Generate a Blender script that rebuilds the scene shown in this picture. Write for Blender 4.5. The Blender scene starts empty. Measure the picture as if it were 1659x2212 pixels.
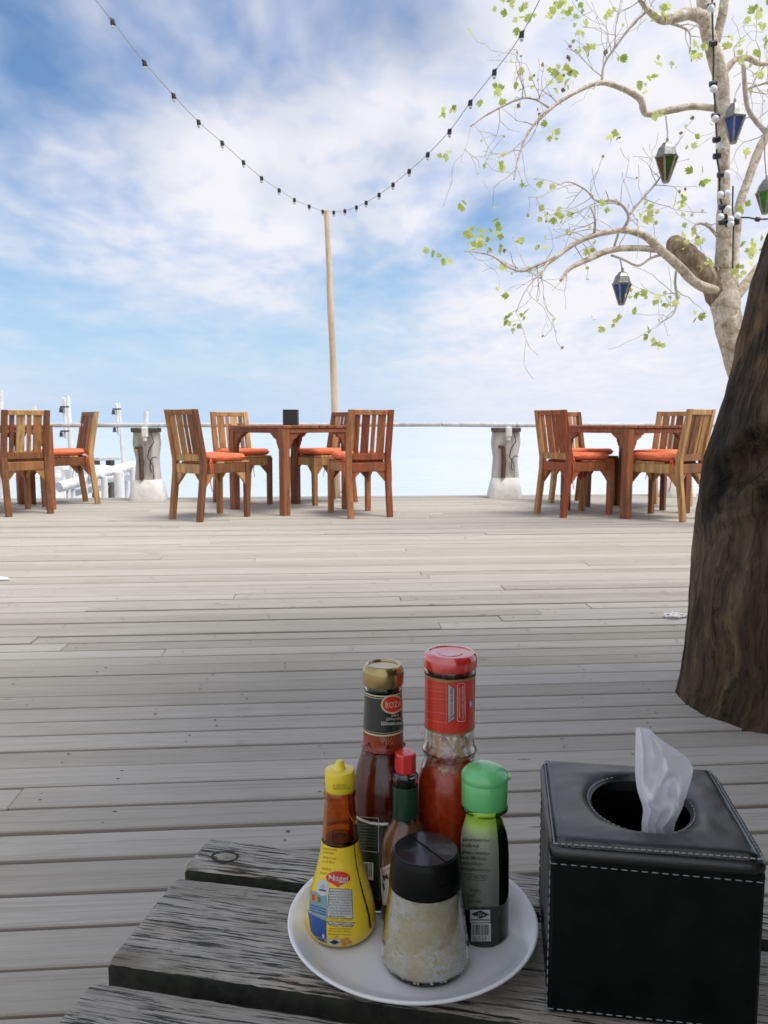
import bpy, bmesh, math, random
from mathutils import Vector, Matrix, noise as mn

S = bpy.context.scene
C = S.collection
R = math.radians
# ------------------------------------------------------------------ camera, sky, sun, exposure
CAM_Z, PITCH, FPX = 0.80, R(6.4), 1726.0          # measured from the photograph (1659 x 2212 view)
cam_d = bpy.data.cameras.new('camera')
cam = bpy.data.objects.new('camera', cam_d); C.objects.link(cam)
cam.location = (0, 0, CAM_Z); cam.rotation_euler = (math.pi/2 - PITCH, 0, 0)
cam_d.sensor_fit = 'VERTICAL'; cam_d.sensor_height = 36.0; cam_d.lens = 36.0*FPX/2212.0
cam_d.clip_start = 0.02; cam_d.clip_end = 20000
cam_d.dof.use_dof = True; cam_d.dof.focus_distance = 0.85; cam_d.dof.aperture_fstop = 30
S.camera = cam
S.view_settings.view_transform = 'Standard'; S.view_settings.look = 'None'
S.view_settings.exposure = 0.46; S.view_settings.gamma = 1.0
S.render.engine = 'CYCLES'
S.cycles.use_denoising = True; S.cycles.use_adaptive_sampling = False; S.cycles.denoising_prefilter = 'ACCURATE'
S.cycles.max_bounces = 14; S.cycles.transmission_bounces = 14; S.cycles.transparent_max_bounces = 16
S.cycles.sample_clamp_indirect = 8.0

def ray(px, py):
    cx, cy = (px-829.5)/FPX, (1106.0-py)/FPX
    return Vector((cx, math.cos(PITCH)+cy*math.sin(PITCH), -math.sin(PITCH)+cy*math.cos(PITCH)))
def P(px, py, Y):                                   # the point seen at a pixel, Y metres ahead
    d = ray(px, py); return Vector((0, 0, CAM_Z)) + d*(Y/d.y)
def G(px, py, z=0.0):                               # the point seen at a pixel on the level z
    d = ray(px, py); return Vector((0, 0, CAM_Z)) + d*((z-CAM_Z)/d.z)

SUN_EL, SUN_AZ = 62.0, 118.0                         # azimuth clockwise from +Y (ahead): from the right
sd = Vector((math.sin(R(SUN_AZ))*math.cos(R(SUN_EL)), math.cos(R(SUN_AZ))*math.cos(R(SUN_EL)), math.sin(R(SUN_EL))))
sl = bpy.data.lights.new('sun', 'SUN'); sl.energy = 2.7; sl.angle = R(26); sl.color = (1, .95, .87)
so = bpy.data.objects.new('sun', sl); C.objects.link(so); so.rotation_euler = sd.to_track_quat('Z', 'Y').to_euler()

W = bpy.data.worlds.new('World'); S.world = W; W.use_nodes = True
nt = W.node_tree; nt.nodes.clear()
def N(t, kind, **kw):
    n = t.nodes.new(kind)
    for k, v in kw.items(): setattr(n, k, v)
    return n
def L(t, a, b): t.links.new(a, b)
def M(t, op, a, b=None, c=None, clamp=False):
    n = t.nodes.new('ShaderNodeMath'); n.operation = op; n.use_clamp = clamp
    for i, v in enumerate((a, b, c)):
        if v is None: continue
        if isinstance(v, (int, float)): n.inputs[i].default_value = v
        else: t.links.new(v, n.inputs[i])
    return n.outputs[0]
def VM(t, op, a, b=None):
    n = t.nodes.new('ShaderNodeVectorMath'); n.operation = op
    for i, v in enumerate((a, b)):
        if v is None: continue
        if isinstance(v, (tuple, list, Vector)): n.inputs[i].default_value = tuple(v)
        else: t.links.new(v, n.inputs[i])
    return n.outputs['Value'] if op == 'DOT_PRODUCT' else n.outputs['Vector']
def NOISE(t, vec, scale, detail=6, rough=.55, dist=0.0):
    n = t.nodes.new('ShaderNodeTexNoise'); n.inputs['Scale'].default_value = scale
    n.inputs['Detail'].default_value = detail; n.inputs['Roughness'].default_value = rough; n.inputs['Distortion'].default_value = dist
    if vec is not None: t.links.new(vec, n.inputs['Vector'])
    return n.outputs['Fac']
def RAMP(t, fac, stops, mode='LINEAR'):
    n = t.nodes.new('ShaderNodeValToRGB'); n.color_ramp.interpolation = mode
    el = n.color_ramp.elements
    while len(el) < len(stops): el.new(.5)
    for e, (p, c) in zip(el, stops):
        e.position = p; e.color = (c, c, c, 1) if isinstance(c, (int, float)) else (*c, 1)
    t.links.new(fac, n.inputs['Fac']); return n.outputs['Color']
def MIX(t, fac, a, b, mode='MIX'):
    n = t.nodes.new('ShaderNodeMix'); n.data_type = 'RGBA'; n.blend_type = mode
    for i, v in ((0, fac), (6, a), (7, b)):
        if isinstance(v, (int, float)): n.inputs[i].default_value = v
        elif isinstance(v, (tuple, list)): n.inputs[i].default_value = (*v, 1)
        else: t.links.new(v, n.inputs[i])
    return n.outputs[2]
def MAP(t, vec, scale=(1, 1, 1), rot=(0, 0, 0), loc=(0, 0, 0)):
    n = t.nodes.new('ShaderNodeMapping'); n.inputs['Scale'].default_value = scale
    n.inputs['Rotation'].default_value = rot; n.inputs['Location'].default_value = loc
    t.links.new(vec, n.inputs['Vector']); return n.outputs[0]

tc = N(nt, 'ShaderNodeTexCoord').outputs['Generated']
sky = N(nt, 'ShaderNodeTexSky'); sky.sky_type = 'NISHITA'; sky.sun_disc = False
sky.sun_elevation = R(SUN_EL); sky.sun_rotation = R(SUN_AZ); sky.air_density = 1.0; sky.dust_density = .6; sky.ozone_density = 2.0
hs = N(nt, 'ShaderNodeHueSaturation'); hs.inputs['Saturation'].default_value = 1.28; L(nt, sky.outputs[0], hs.inputs['Color'])
bg1 = N(nt, 'ShaderNodeBackground'); L(nt, hs.outputs[0], bg1.inputs[0]); bg1.inputs[1].default_value = .10
sep = N(nt, 'ShaderNodeSeparateXYZ'); L(nt, tc, sep.inputs[0])
den = M(nt, 'ADD', M(nt, 'MAXIMUM', sep.outputs[2], 0.0), .16)
comb = N(nt, 'ShaderNodeCombineXYZ')
L(nt, M(nt, 'DIVIDE', sep.outputs[0], den), comb.inputs[0]); L(nt, M(nt, 'DIVIDE', sep.outputs[1], den), comb.inputs[1])
cp = comb.outputs[0]
warp = NOISE(nt, cp, 1.1, 3); wv = N(nt, 'ShaderNodeCombineXYZ'); L(nt, M(nt, 'MULTIPLY', warp, .35), wv.inputs[0]); L(nt, M(nt, 'MULTIPLY', warp, -.2), wv.inputs[1])
cq = VM(nt, 'ADD', cp, wv.outputs[0])
n1 = NOISE(nt, MAP(nt, cq, (.85, .60, 1), (0, 0, R(-14)), (3.1, 1.7, 0)), 2.2, 4, .42, .1)
n2 = NOISE(nt, MAP(nt, cq, (1.0, .55, 1), (0, 0, R(-18)), (7.3, 2.2, 4)), 5.2, 4, .42, .1)
n3 = NOISE(nt, MAP(nt, cq, (1, .6, 1), (0, 0, R(10)), (1.3, 5.2, 9)), 12.0, 4, .45, .1)
f = M(nt, 'ADD', M(nt, 'MULTIPLY', n1, .48), M(nt, 'ADD', M(nt, 'MULTIPLY', n2, .40), M(nt, 'MULTIPLY', n3, .12)))
fz = RAMP(nt, sep.outputs[2], [(0.0, .12), (.05, .25), (.20, 1.0)])
f = M(nt, 'MULTIPLY_ADD', M(nt, 'SUBTRACT', f, .5), fz, .5)
# banks of cloud (+) and open blue (-), each a direction in the sky, an angular size and an amount
BANKS = [(430, 470, 6, .10), (250, 500, 4, .09), (560, 575, 4, .18), (330, 560, 5, .08), (660, 330, 5, .07), (380, 350, 5, .08), (1250, 330, 12, .17), (1450, 760, 10, .15), (1100, 760, 7, .12),
         (1400, 120, 10, .16), (1000, 170, 4, .02), (60, 470, 4, .10), (760, 180, 3, .05), (640, 250, 4, .0), (660, 110, 4, -.03), (430, 230, 4, -.03), (400, 60, 5, .03), (560, 60, 4, .03), (250, 260, 4, .03),
         (40, 130, 6, -.05), (20, 330, 5, -.06), (560, 130, 5, -.04), (870, 40, 3.5, -.13), (200, 650, 7, -.10), (520, 690, 7, -.10), (1060, 500, 3, -.17), (1150, 530, 2.5, -.10),
         (820, 600, 4, -.10), (40, 620, 4, -.10), (150, 30, 5, -.03), (1020, 90, 2.5, -.09), (960, 420, 4, .07), (290, 370, 2, -.12), (570, 440, 1.8, -.14), (880, 330, 2, -.10), (800, 800, 7, -.06), (300, 790, 7, -.06)]
for (px, py, w, amp) in BANKS:
    d0 = ray(px, py).normalized()
    k = 1.0/(1-math.cos(R(w)))
    e = M(nt, 'POWER', math.e, M(nt, 'MULTIPLY', M(nt, 'SUBTRACT', VM(nt, 'DOT_PRODUCT', tc, d0), 1.0), k))
    f = M(nt, 'MULTIPLY_ADD', e, amp, f)
e = M(nt, 'POWER', math.e, M(nt, 'MULTIPLY', M(nt, 'SUBTRACT', VM(nt, 'DOT_PRODUCT', tc, Vector((-.35, -1, .55)).normalized()), 1.0), 2.0))
f = M(nt, 'MULTIPLY_ADD', e, .26, f)                 # unseen cloud added behind the viewer for whiter fill light
mask = RAMP(nt, f, [(.34, .10), (.47, .44), (.58, .76), (.74, 1.0)], 'LINEAR')
ccol = RAMP(nt, M(nt, 'MULTIPLY_ADD', M(nt, 'SUBTRACT', M(nt, 'ADD', M(nt, 'MULTIPLY', n3, .4), M(nt, 'MULTIPLY', n1, .6)), .5), fz, .52), [(.38, (.66, .75, .99)), (.56, (.95, .945, 1.0))])
# pale air towards the sea line
low = RAMP(nt, sep.outputs[2], [(0.0, 1.0), (.03, .85), (.12, .50), (.30, 0.0)], 'EASE')
bg2 = N(nt, 'ShaderNodeBackground'); L(nt, ccol, bg2.inputs[0]); bg2.inputs[1].default_value = .70
bg3 = N(nt, 'ShaderNodeBackground'); bg3.inputs[0].default_value = (.44, .68, .97, 1); bg3.inputs[1].default_value = .70
ms1 = N(nt, 'ShaderNodeMixShader'); L(nt, low, ms1.inputs[0]); L(nt, bg1.outputs[0], ms1.inputs[1]); L(nt, bg3.outputs[0], ms1.inputs[2])
ms2 = N(nt, 'ShaderNodeMixShader'); L(nt, mask, ms2.inputs[0]); L(nt, ms1.outputs[0], ms2.inputs[1]); L(nt, bg2.outputs[0], ms2.inputs[2])
wo = N(nt, 'ShaderNodeOutputWorld'); L(nt, ms2.outputs[0], wo.inputs[0])

# ------------------------------------------------------------------ helpers
def tag(o, label=None, cat=None, group=None, kind=None):
    if label: o['label'] = label
    if cat: o['category'] = cat
    if group: o['group'] = group
    if kind: o['kind'] = kind
    return o
def empty(name, loc=(0, 0, 0), rz=0.0):
    o = bpy.data.objects.new(name, None); C.objects.link(o); o.empty_display_size = .1
    o.location = loc; o.rotation_euler = (0, 0, rz); return o
def copy_tree(o, parent=None):
    c = o.copy(); C.objects.link(c); c.parent = parent
    for ch in list(o.children): copy_tree(ch, c)
    return c

class MB:
    """collects shapes into ONE mesh"""
    def __init__(s): s.v = []; s.f = []; s.m = []; s.sm = []; s.uv = None
    def add(s, vs, fs, mi=0, smooth=False, mat=None):
        o = len(s.v)
        s.v += [mat @ Vector(v) if mat else Vector(v) for v in vs]
        for f in fs: s.f.append([i+o for i in f]); s.m.append(mi); s.sm.append(smooth)
        return s
    def box(s, c, size, bev=.004, mi=0, mat=None, rot=None):
        hx, hy, hz = size[0]/2, size[1]/2, size[2]/2; h = (hx, hy, hz); b = min(bev, .45*min(h)*2)
        b = min(b, .9*min(h)); vs = []; idx = {}
        for sx in (-1, 1):
            for sy in (-1, 1):
                for sz in (-1, 1):
                    sg = (sx, sy, sz)
                    for a in range(3):
                        idx[(sg, a)] = len(vs)
                        vs.append(tuple(sg[k]*(h[k] if k == a else h[k]-b) for k in range(3)))
        fs = []
        for a in range(3):
            b_, c_ = (a+1) % 3, (a+2) % 3
            for sa in (-1, 1):
                q = []
                for (u, w) in ((-1, -1), (1, -1), (1, 1), (-1, 1)):
                    sg = [0, 0, 0]; sg[a] = sa; sg[b_] = u; sg[c_] = w; q.append(idx[(tuple(sg), a)])
                fs.append(q if sa > 0 else q[::-1])
            for sb in (-1, 1):
                for sc in (-1, 1):
                    g = []
                    for sa in (-1, 1):
                        sg = [0, 0, 0]; sg[a] = sa; sg[b_] = sb; sg[c_] = sc; g.append(tuple(sg))
                    q = [idx[(g[0], b_)], idx[(g[1], b_)], idx[(g[1], c_)], idx[(g[0], c_)]]
                    fs.append(q if sb*sc > 0 else q[::-1])
        for sx in (-1, 1):
            for sy in (-1, 1):
                for sz in (-1, 1):
                    sg = (sx, sy, sz); q = [idx[(sg, 0)], idx[(sg, 1)], idx[(sg, 2)]]
                    fs.append(q if sx*sy*sz > 0 else q[::-1])
        T = Matrix.Translation(Vector(c)) @ (rot.to_4x4() if rot is not None else Matrix.Identity(4))
        return s.add(vs, fs, mi, False, (mat @ T) if mat else T)
    def beam(s, a, b, w, t, bev=.004, mi=0, up=(0, 0, 1)):
        """a bar from a to b, w wide across 'up', t thick along 'up'"""
        a, b = Vector(a), Vector(b); z = (b-a); l = z.length; z.normalize()
        x = Vector(up).cross(z)
        if x.length < 1e-4: x = Vector((1, 0, 0))
        x.normalize(); y = z.cross(x)
        return s.box((a+b)/2, (w, t, l), bev, mi, None, Matrix((x, y, z)).transposed())
    def tube(s, pts, rad, n=8, mi=0, cap=True, wob=0.0, seed=0):
        pts = [Vector(p) for p in pts]
        if isinstance(rad, (int, float)): rad = [rad]*len(pts)
        vs = []; ref = None
        for i, p in enumerate(pts):
            t = (pts[min(i+1, len(pts)-1)] - pts[max(i-1, 0)]).normalized()
            if ref is None:
                ref = Vector((0, 0, 1)) if abs(t.z) < .9 else Vector((1, 0, 0))
            x = (ref - t*ref.dot(t)).normalized(); ref = x; y = t.cross(x)
            for k in range(n):
                a = 2*math.pi*k/n; r = rad[i]
                if wob: r *= 1 + wob*mn.noise(Vector((math.cos(a)*1.7+seed*7.1, math.sin(a)*1.7, i*.45)))
                vs.append(p + (x*math.cos(a)+y*math.sin(a))*r)
        fs = []
        for i in range(len(pts)-1):
            for k in range(n):
                fs.append([i*n+k, i*n+(k+1) % n, (i+1)*n+(k+1) % n, (i+1)*n+k])
        if cap: fs.append(list(range(n))[::-1]); fs.append([(len(pts)-1)*n+k for k in range(n)])
        return s.add(vs, fs, mi, True)
    def lathe(s, prof, n=48, mi=0, c=(0, 0, 0), fn=None):
        """prof: (r, z) pairs; r = 0 at an end closes it"""
        vs = []; rows = []
        for (r, z) in prof:
            if r < 1e-6: rows.append([len(vs)]); vs.append((c[0], c[1], c[2]+z)); continue
            row = []
            for k in range(n):
                a = 2*math.pi*k/n; rr = r if fn is None else fn(r, z, a)
                row.append(len(vs)); vs.append((c[0]+rr*math.cos(a), c[1]+rr*math.sin(a), c[2]+z))
            rows.append(row)
        fs = []
        for i in range(len(rows)-1):
            A, B = rows[i], rows[i+1]
            for k in range(n):
                k2 = (k+1) % n
                if len(A) == 1 and len(B) == 1: continue
                if len(A) == 1: fs.append([A[0], B[k2], B[k]])
                elif len(B) == 1: fs.append([A[k], A[k2], B[0]])
                else: fs.append([A[k], A[k2], B[k2], B[k]])
        return s.add(vs, fs, mi, True)
    def grid(s, fn, nu, nv, mi=0, smooth=True):
        vs = [fn(i/nu, j/nv) for j in range(nv+1) for i in range(nu+1)]
        fs = [[j*(nu+1)+i, j*(nu+1)+i+1, (j+1)*(nu+1)+i+1, (j+1)*(nu+1)+i] for j in range(nv) for i in range(nu)]
        return s.add(vs, fs, mi, smooth)
    def prism(s, poly, a, b, mi=0, mat=None):
        """a 2D outline (x,z) given thickness from y=a to y=b"""
        n = len(poly)
        vs = [(p[0], a, p[1]) for p in poly] + [(p[0], b, p[1]) for p in poly]
        fs = [list(range(n)), list(range(n, 2*n))[::-1]] + [[i, n+i, n+(i+1) % n, (i+1) % n] for i in range(n)]
        return s.add(vs, fs, mi, False, mat)
    def build(s, name, mats, parent=None, angle=40, fix=True):
        me = bpy.data.meshes.new(name); me.from_pydata([tuple(v) for v in s.v], [], s.f)
        mats = mats if isinstance(mats, (list, tuple)) else [mats]
        for m in mats: me.materials.append(m)
        me.polygons.foreach_set('material_index', s.m); me.polygons.foreach_set('use_smooth', s.sm)
        if fix:
            bm = bmesh.new(); bm.from_mesh(me); bmesh.ops.recalc_face_normals(bm, faces=bm.faces); bm.to_mesh(me); bm.free()
        me.validate(); me.update()
        if angle and any(s.sm): me.set_sharp_from_angle(angle=R(angle))
        o = bpy.data.objects.new(name, me); C.objects.link(o); o.parent = parent
        return o
def wtol(o, parent):                                # keep world coordinates under an Empty that is only translated
    o.parent = parent; o.matrix_parent_inverse = Matrix.Translation(-Vector(parent.location)); return o

# ------------------------------------------------------------------ materials
def new_mat(name):
    m = bpy.data.materials.new(name); m.use_nodes = True
    t = m.node_tree; b = t.nodes['Principled BSDF']
    return m, t, b
def setb(b, **kw):
    nm = {'col': 'Base Color', 'rough': 'Roughness', 'metal': 'Metallic', 'trans': 'Transmission Weight', 'ior': 'IOR', 'spec': 'Specular IOR Level',
          'coat': 'Coat Weight', 'coatr': 'Coat Roughness', 'sss': 'Subsurface Weight', 'alpha': 'Alpha'}
    for k, v in kw.items():
        b.inputs[nm[k]].default_value = (*v, 1) if k == 'col' else v
def bump(t, b, h, strength=.3, dist=.01):
    n = t.nodes.new('ShaderNodeBump'); n.inputs['Strength'].default_value = strength; n.inputs['Distance'].default_value = dist
    t.links.new(h, n.inputs['Height']); t.links.new(n.outputs[0], b.inputs['Normal'])
def coords(t, kind='Object'): return t.nodes.new('ShaderNodeTexCoord').outputs[kind]
def rnd(t):
    g = t.nodes.new('ShaderNodeNewGeometry').outputs['Random Per Island']; o = t.nodes.new('ShaderNodeObjectInfo').outputs['Random']
    return M(t, 'FRACT', M(t, 'ADD', g, M(t, 'MULTIPLY', o, 3.7)))
def plain(name, col, rough=.5, var=.12, nscale=30, bmp=0.0, **kw):
    m, t, b = new_mat(name); co = coords(t)
    n = NOISE(t, co, nscale, 5, .6)
    lo = tuple(max(0, c*(1-var)) for c in col); hi = tuple(min(1, c*(1+var)) for c in col)
    L(t, RAMP(t, n, [(.3, lo), (.7, hi)]), b.inputs['Base Color']); setb(b, rough=rough, **kw)
    if bmp: bump(t, b, n, bmp, .004)
    return m

def furniture_wood(name, stops, rough=.55):
    m, t, b = new_mat(name); co = coords(t); r = rnd(t)
    cx = N(t, 'ShaderNodeCombineXYZ'); L(t, M(t, 'MULTIPLY', r, 37.0), cx.inputs[0]); L(t, M(t, 'MULTIPLY', r, 11.0), cx.inputs[1])
    v = VM(t, 'ADD', co, cx.outputs[0])
    g = NOISE(t, MAP(t, v, (38, 38, 3)), 1.0, 6, .6, .6)
    g2 = NOISE(t, MAP(t, v, (7, 7, 2.5)), 1.0, 4, .6, .3)
    base = RAMP(t, M(t, 'ADD', M(t, 'MULTIPLY', r, .75), M(t, 'MULTIPLY', g2, .25)), stops)
    col = MIX(t, RAMP(t, g, [(.35, .55), (.62, 0.0)]), base, (.04, .018, .01))
    col = MIX(t, RAMP(t, NOISE(t, v, 9, 6, .7), [(.55, 0.0), (.75, .35)]), col, (.30, .24, .18))
    L(t, col, b.inputs['Base Color']); setb(b, rough=rough, spec=.35); bump(t, b, g, .25, .003)
    return m
TEAK = furniture_wood('teak', [(.0, (.17, .066, .026)), (.28, (.28, .110, .040)), (.50, (.43, .195, .070)), (.72, (.62, .35, .135)), (1, (.72, .47, .21))])
REDTEAK = furniture_wood('red_teak', [(.0, (.23, .052, .023)), (.4, (.40, .105, .038)), (.7, (.47, .160, .058)), (.88, (.64, .35, .14)), (1, (.70, .42, .19))])
TABLEWOOD = furniture_wood('table_teak', [(.0, (.20, .066, .032)), (.5, (.31, .104, .047)), (1, (.42, .165, .075))])

def deck_mat():
    m, t, b = new_mat('deck_boards'); co = coords(t); r = rnd(t)
    cx = N(t, 'ShaderNodeCombineXYZ'); L(t, M(t, 'MULTIPLY', r, 61.0), cx.inputs[0]); L(t, M(t, 'MULTIPLY', r, 17.0), cx.inputs[2])
    v = VM(t, 'ADD', co, cx.outputs[0])
    g = NOISE(t, MAP(t, v, (3.0, 120, 90)), 1.0, 6, .68, .8)
    g2 = NOISE(t, MAP(t, v, (2.4, 16, 9)), 1.0, 5, .6, .5)
    g3 = NOISE(t, v, 16, 6, .7)
    base = RAMP(t, r, [(0, (.37, .338, .283)), (.5, (.43, .398, .342)), (1, (.49, .458, .405))])
    col = MIX(t, RAMP(t, g, [(.34, .45), (.52, 0.0)]), base, (.24, .215, .175))
    col = MIX(t, RAMP(t, g2, [(.50, 0.0), (.75, .30)]), col, (.58, .55, .51))
    col = MIX(t, RAMP(t, g2, [(.25, .28), (.42, 0.0)]), col, (.25, .215, .165))
    col = MIX(t, RAMP(t, g3, [(.64, 0.0), (.80, .4)]), col, (.62, .60, .57))
    st_ = NOISE(t, MAP(t, co, (1, 3, 1)), 3.0, 6, .7, .6)
    col = MIX(t, RAMP(t, st_, [(.30, .30), (.40, 0.0)]), col, (.22, .19, .14))
    vo = N(t, 'ShaderNodeTexVoronoi'); vo.inputs['Scale'].default_value = 1.0; L(t, MAP(t, v, (3.2, 13, 13)), vo.inputs['Vector'])
    col = MIX(t, RAMP(t, vo.outputs['Distance'], [(.03, .8), (.075, 0.0)]), col, (.09, .07, .05))
    L(t, col, b.inputs['Base Color']); setb(b, rough=.72, spec=.3); bump(t, b, M(t, 'ADD', g, M(t, 'MULTIPLY', g2, .6)), .35, .003)
    return m
DECK = deck_mat()

def weathered_table():
    m, t, b = new_mat('weathered_table_boards'); co = coords(t); r = rnd(t)
    cx = N(t, 'ShaderNodeCombineXYZ'); L(t, M(t, 'MULTIPLY', r, 23.0), cx.inputs[0]); L(t, M(t, 'MULTIPLY', r, 9.0), cx.inputs[1])
    v = VM(t, 'ADD', co, cx.outputs[0])
    w = VM(t, 'ADD', MAP(t, v, (1, 1, 1)), VM(t, 'MULTIPLY', NOISEC(t, MAP(t, v, (5, 14, 8)), 1.0), (.0, .016, .016)))
    cr = NOISE(t, MAP(t, w, (15, 430, 200)), 1.0, 5, .68, .2)        # long open checks
    fine = NOISE(t, MAP(t, w, (22, 620, 300)), 1.0, 4, .62)
    big = NOISE(t, MAP(t, v, (5, 11, 11)), 1.0, 5, .62, .4)
    spots = NOISE(t, v, 42, 6, .7)
    base = RAMP(t, big, [(.26, (.165, .142, .098)), (.40, (.295, .268, .215)), (.56, (.46, .432, .375)), (.74, (.37, .275, .175))])
    col = MIX(t, RAMP(t, fine, [(.36, .62), (.52, 0.0)]), base, (.085, .075, .052))
    edge = M(t, 'MULTIPLY_ADD', M(t, 'SUBTRACT', big, .5), -.30, cr)
    crack = RAMP(t, edge, [(.40, 1.0), (.445, 0.0)])
    col = MIX(t, crack, col, (.028, .027, .018))
    col = MIX(t, RAMP(t, spots, [(.60, 0.0), (.74, .7)]), col, (.045, .055, .035))
    L(t, col, b.inputs['Base Color']); setb(b, rough=.6, spec=.45)
    bump(t, b, M(t, 'SUBTRACT', M(t, 'MULTIPLY', fine, .35), crack), .9, .0022)
    return m
def NOISEC(t, vec, scale):
    n = t.nodes.new('ShaderNodeTexNoise'); n.inputs['Scale'].default_value = scale; n.inputs['Detail'].default_value = 3
    t.links.new(vec, n.inputs['Vector']); return VM(t, 'SUBTRACT', n.outputs['Color'], (.5, .5, .5))
TABLETOP = weathered_table()
TABLESIDE = plain('damp_board_edge', (.030, .033, .024), .85, .6, 60, .5)  # damp colour with the shade of the edges painted in

def bark(name, c0, c1, c2, sc=8.0, stretch=.25, rough=.85, bstr=.8):
    m, t, b = new_mat(name); co = coords(t)
    a = NOISE(t, MAP(t, co, (1, 1, stretch)), sc, 7, .65, .5); d = NOISE(t, MAP(t, co, (1, 1, stretch*.5)), sc*4, 6, .65, .3)
    col = RAMP(t, M(t, 'ADD', M(t, 'MULTIPLY', a, .65), M(t, 'MULTIPLY', d, .35)), [(.32, c0), (.5, c1), (.66, c2)])
    L(t, col, b.inputs['Base Color']); setb(b, rough=rough, spec=.25); bump(t, b, M(t, 'ADD', a, M(t, 'MULTIPLY', d, .7)), bstr, .012)
    return m
def log_mat():
    m, t, b = new_mat('dark_log'); co = coords(t)
    wv_ = VM(t, 'ADD', co, VM(t, 'MULTIPLY', NOISEC(t, co, 4.0), (.12, .12, .10)))
    a = NOISE(t, MAP(t, wv_, (1, 1, .20)), 7.5, 7, .66, .5); d = NOISE(t, MAP(t, wv_, (1, 1, .07)), 60, 6, .68, .2); e = NOISE(t, MAP(t, wv_, (1, 1, .55), (0, 0, 0), (4, 2, 1)), 3.6, 6, .62, .8); g = NOISE(t, MAP(t, wv_, (1, 1, .16), (0, 0, 0), (9, 1, 3)), 15, 6, .7, .4)
    col = RAMP(t, M(t, 'ADD', M(t, 'MULTIPLY', a, .6), M(t, 'MULTIPLY', d, .4)), [(.36, (.016, .011, .006)), (.45, (.055, .037, .021)), (.54, (.105, .073, .042)), (.66, (.21, .155, .095))])
    col = MIX(t, RAMP(t, e, [(.54, 0.0), (.66, .6)]), col, (.25, .14, .055)); col = MIX(t, RAMP(t, e, [(.34, .85), (.46, 0.0)]), col, (.013, .010, .007))
    col = MIX(t, RAMP(t, g, [(.33, .95), (.39, 0.0)]), col, (.006, .005, .004))
    L(t, col, b.inputs['Base Color']); setb(b, rough=.78, spec=.25); bump(t, b, M(t, 'ADD', M(t, 'ADD', a, M(t, 'MULTIPLY', d, .9)), RAMP(t, g, [(.36, 0.0), (.45, .8)])), 1.0, .016); return m
LOGWOOD = log_mat()
PALEBARK = bark('pale_bark', (.18, .125, .075), (.60, .51, .39), (.88, .84, .77), 15.0, 1.3, .85, .9)
STUBBARK = bark('rough_stub_bark', (.07, .05, .032), (.27, .20, .135), (.52, .44, .34), 17.0, .45, .9, 1.0)
TWIG = bark('twig_bark', (.28, .235, .18), (.56, .51, .44), (.74, .70, .64), 22.0, .6, .85, .4)
POLEWOOD = bark('pole_wood', (.36, .26, .15), (.68, .54, .38), (.80, .69, .54), 10.0, .12, .8, .3)
DRIFT = bark('driftwood', (.30, .27, .23), (.60, .57, .52), (.76, .74, .70), 7.0, .16, .85, .6)
RAILGREY = bark('rail_grey', (.34, .345, .335), (.52, .53, .525), (.64, .65, .655), 9.0, .6, .8, .3)
CONCRETE = bark('rough_concrete', (.62, .61, .57), (.78, .775, .74), (.86, .855, .83), 9.0, 1.0, .9, .5)
BLEACHED = bark('bleached_timber', (.62, .61, .59), (.84, .835, .82), (.90, .895, .88), 6.0, .4, .85, .4)
DARKWOOD = plain('shaded_timber', (.10, .075, .055), .8, .3, 14, .3)  # even dark brown for joists, beams and bench legs
BLACKMETAL = plain('black_fitting', (.022, .022, .024), .5, .3, 60)
RUST = plain('brown_pipe', (.10, .065, .045), .7, .35, 25, .3)
def simple(name, col, rough=.4, **kw):
    m, t, b = new_mat(name); setb(b, col=col, rough=rough, **kw); return m
WHITEBULB = simple('white_bulb', (.86, .87, .90), .25)
CABLE = simple('dark_cable', (.035, .035, .038), .6)
GREYCABLE = simple('grey_cable', (.38, .39, .40), .6)
TIN = plain('aged_tin', (.27, .27, .255), .38, .35, 40, .2, metal=.75)
BRASSRIB = plain('dull_rib', (.33, .29, .23), .45, .3, 40, 0, metal=.5)
def pane(name, col):
    m, t, b = new_mat(name); n = NOISE(t, coords(t), 18, 4)
    L(t, RAMP(t, n, [(.3, tuple(c*.6 for c in col)), (.7, col)]), b.inputs['Base Color']); setb(b, rough=.15, trans=.55, ior=1.2); return m
BLUEPANE, GREENPANE, AMBERPANE = pane('blue_pane', (.13, .25, .72)), pane('green_pane', (.13, .30, .06)), pane('amber_pane', (.34, .19, .06))
BRIGHTGREEN = pane('bright_green_pane', (.16, .62, .12))
def leafmat(name, a, c):
    m, t, b = new_mat(name); r = t.nodes.new('ShaderNodeNewGeometry').outputs['Random Per Island']
    col = RAMP(t, r, [(0, a), (1, c)]); L(t, col, b.inputs['Base Color']); setb(b, rough=.5)
    tr = N(t, 'ShaderNodeBsdfTranslucent'); L(t, col, tr.inputs[0]); mx = N(t, 'ShaderNodeMixShader'); mx.inputs[0].default_value = .55
    L(t, b.outputs[0], mx.inputs[1]); L(t, tr.outputs[0], mx.inputs[2]); L(t, mx.outputs[0], t.nodes['Material Output'].inputs[0]); return m
LEAF = leafmat('young_leaf', (.32, .42, .03), (.82, .86, .32))
DRYLEAF = leafmat('dry_leaf', (.20, .11, .05), (.34, .26, .12))
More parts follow.
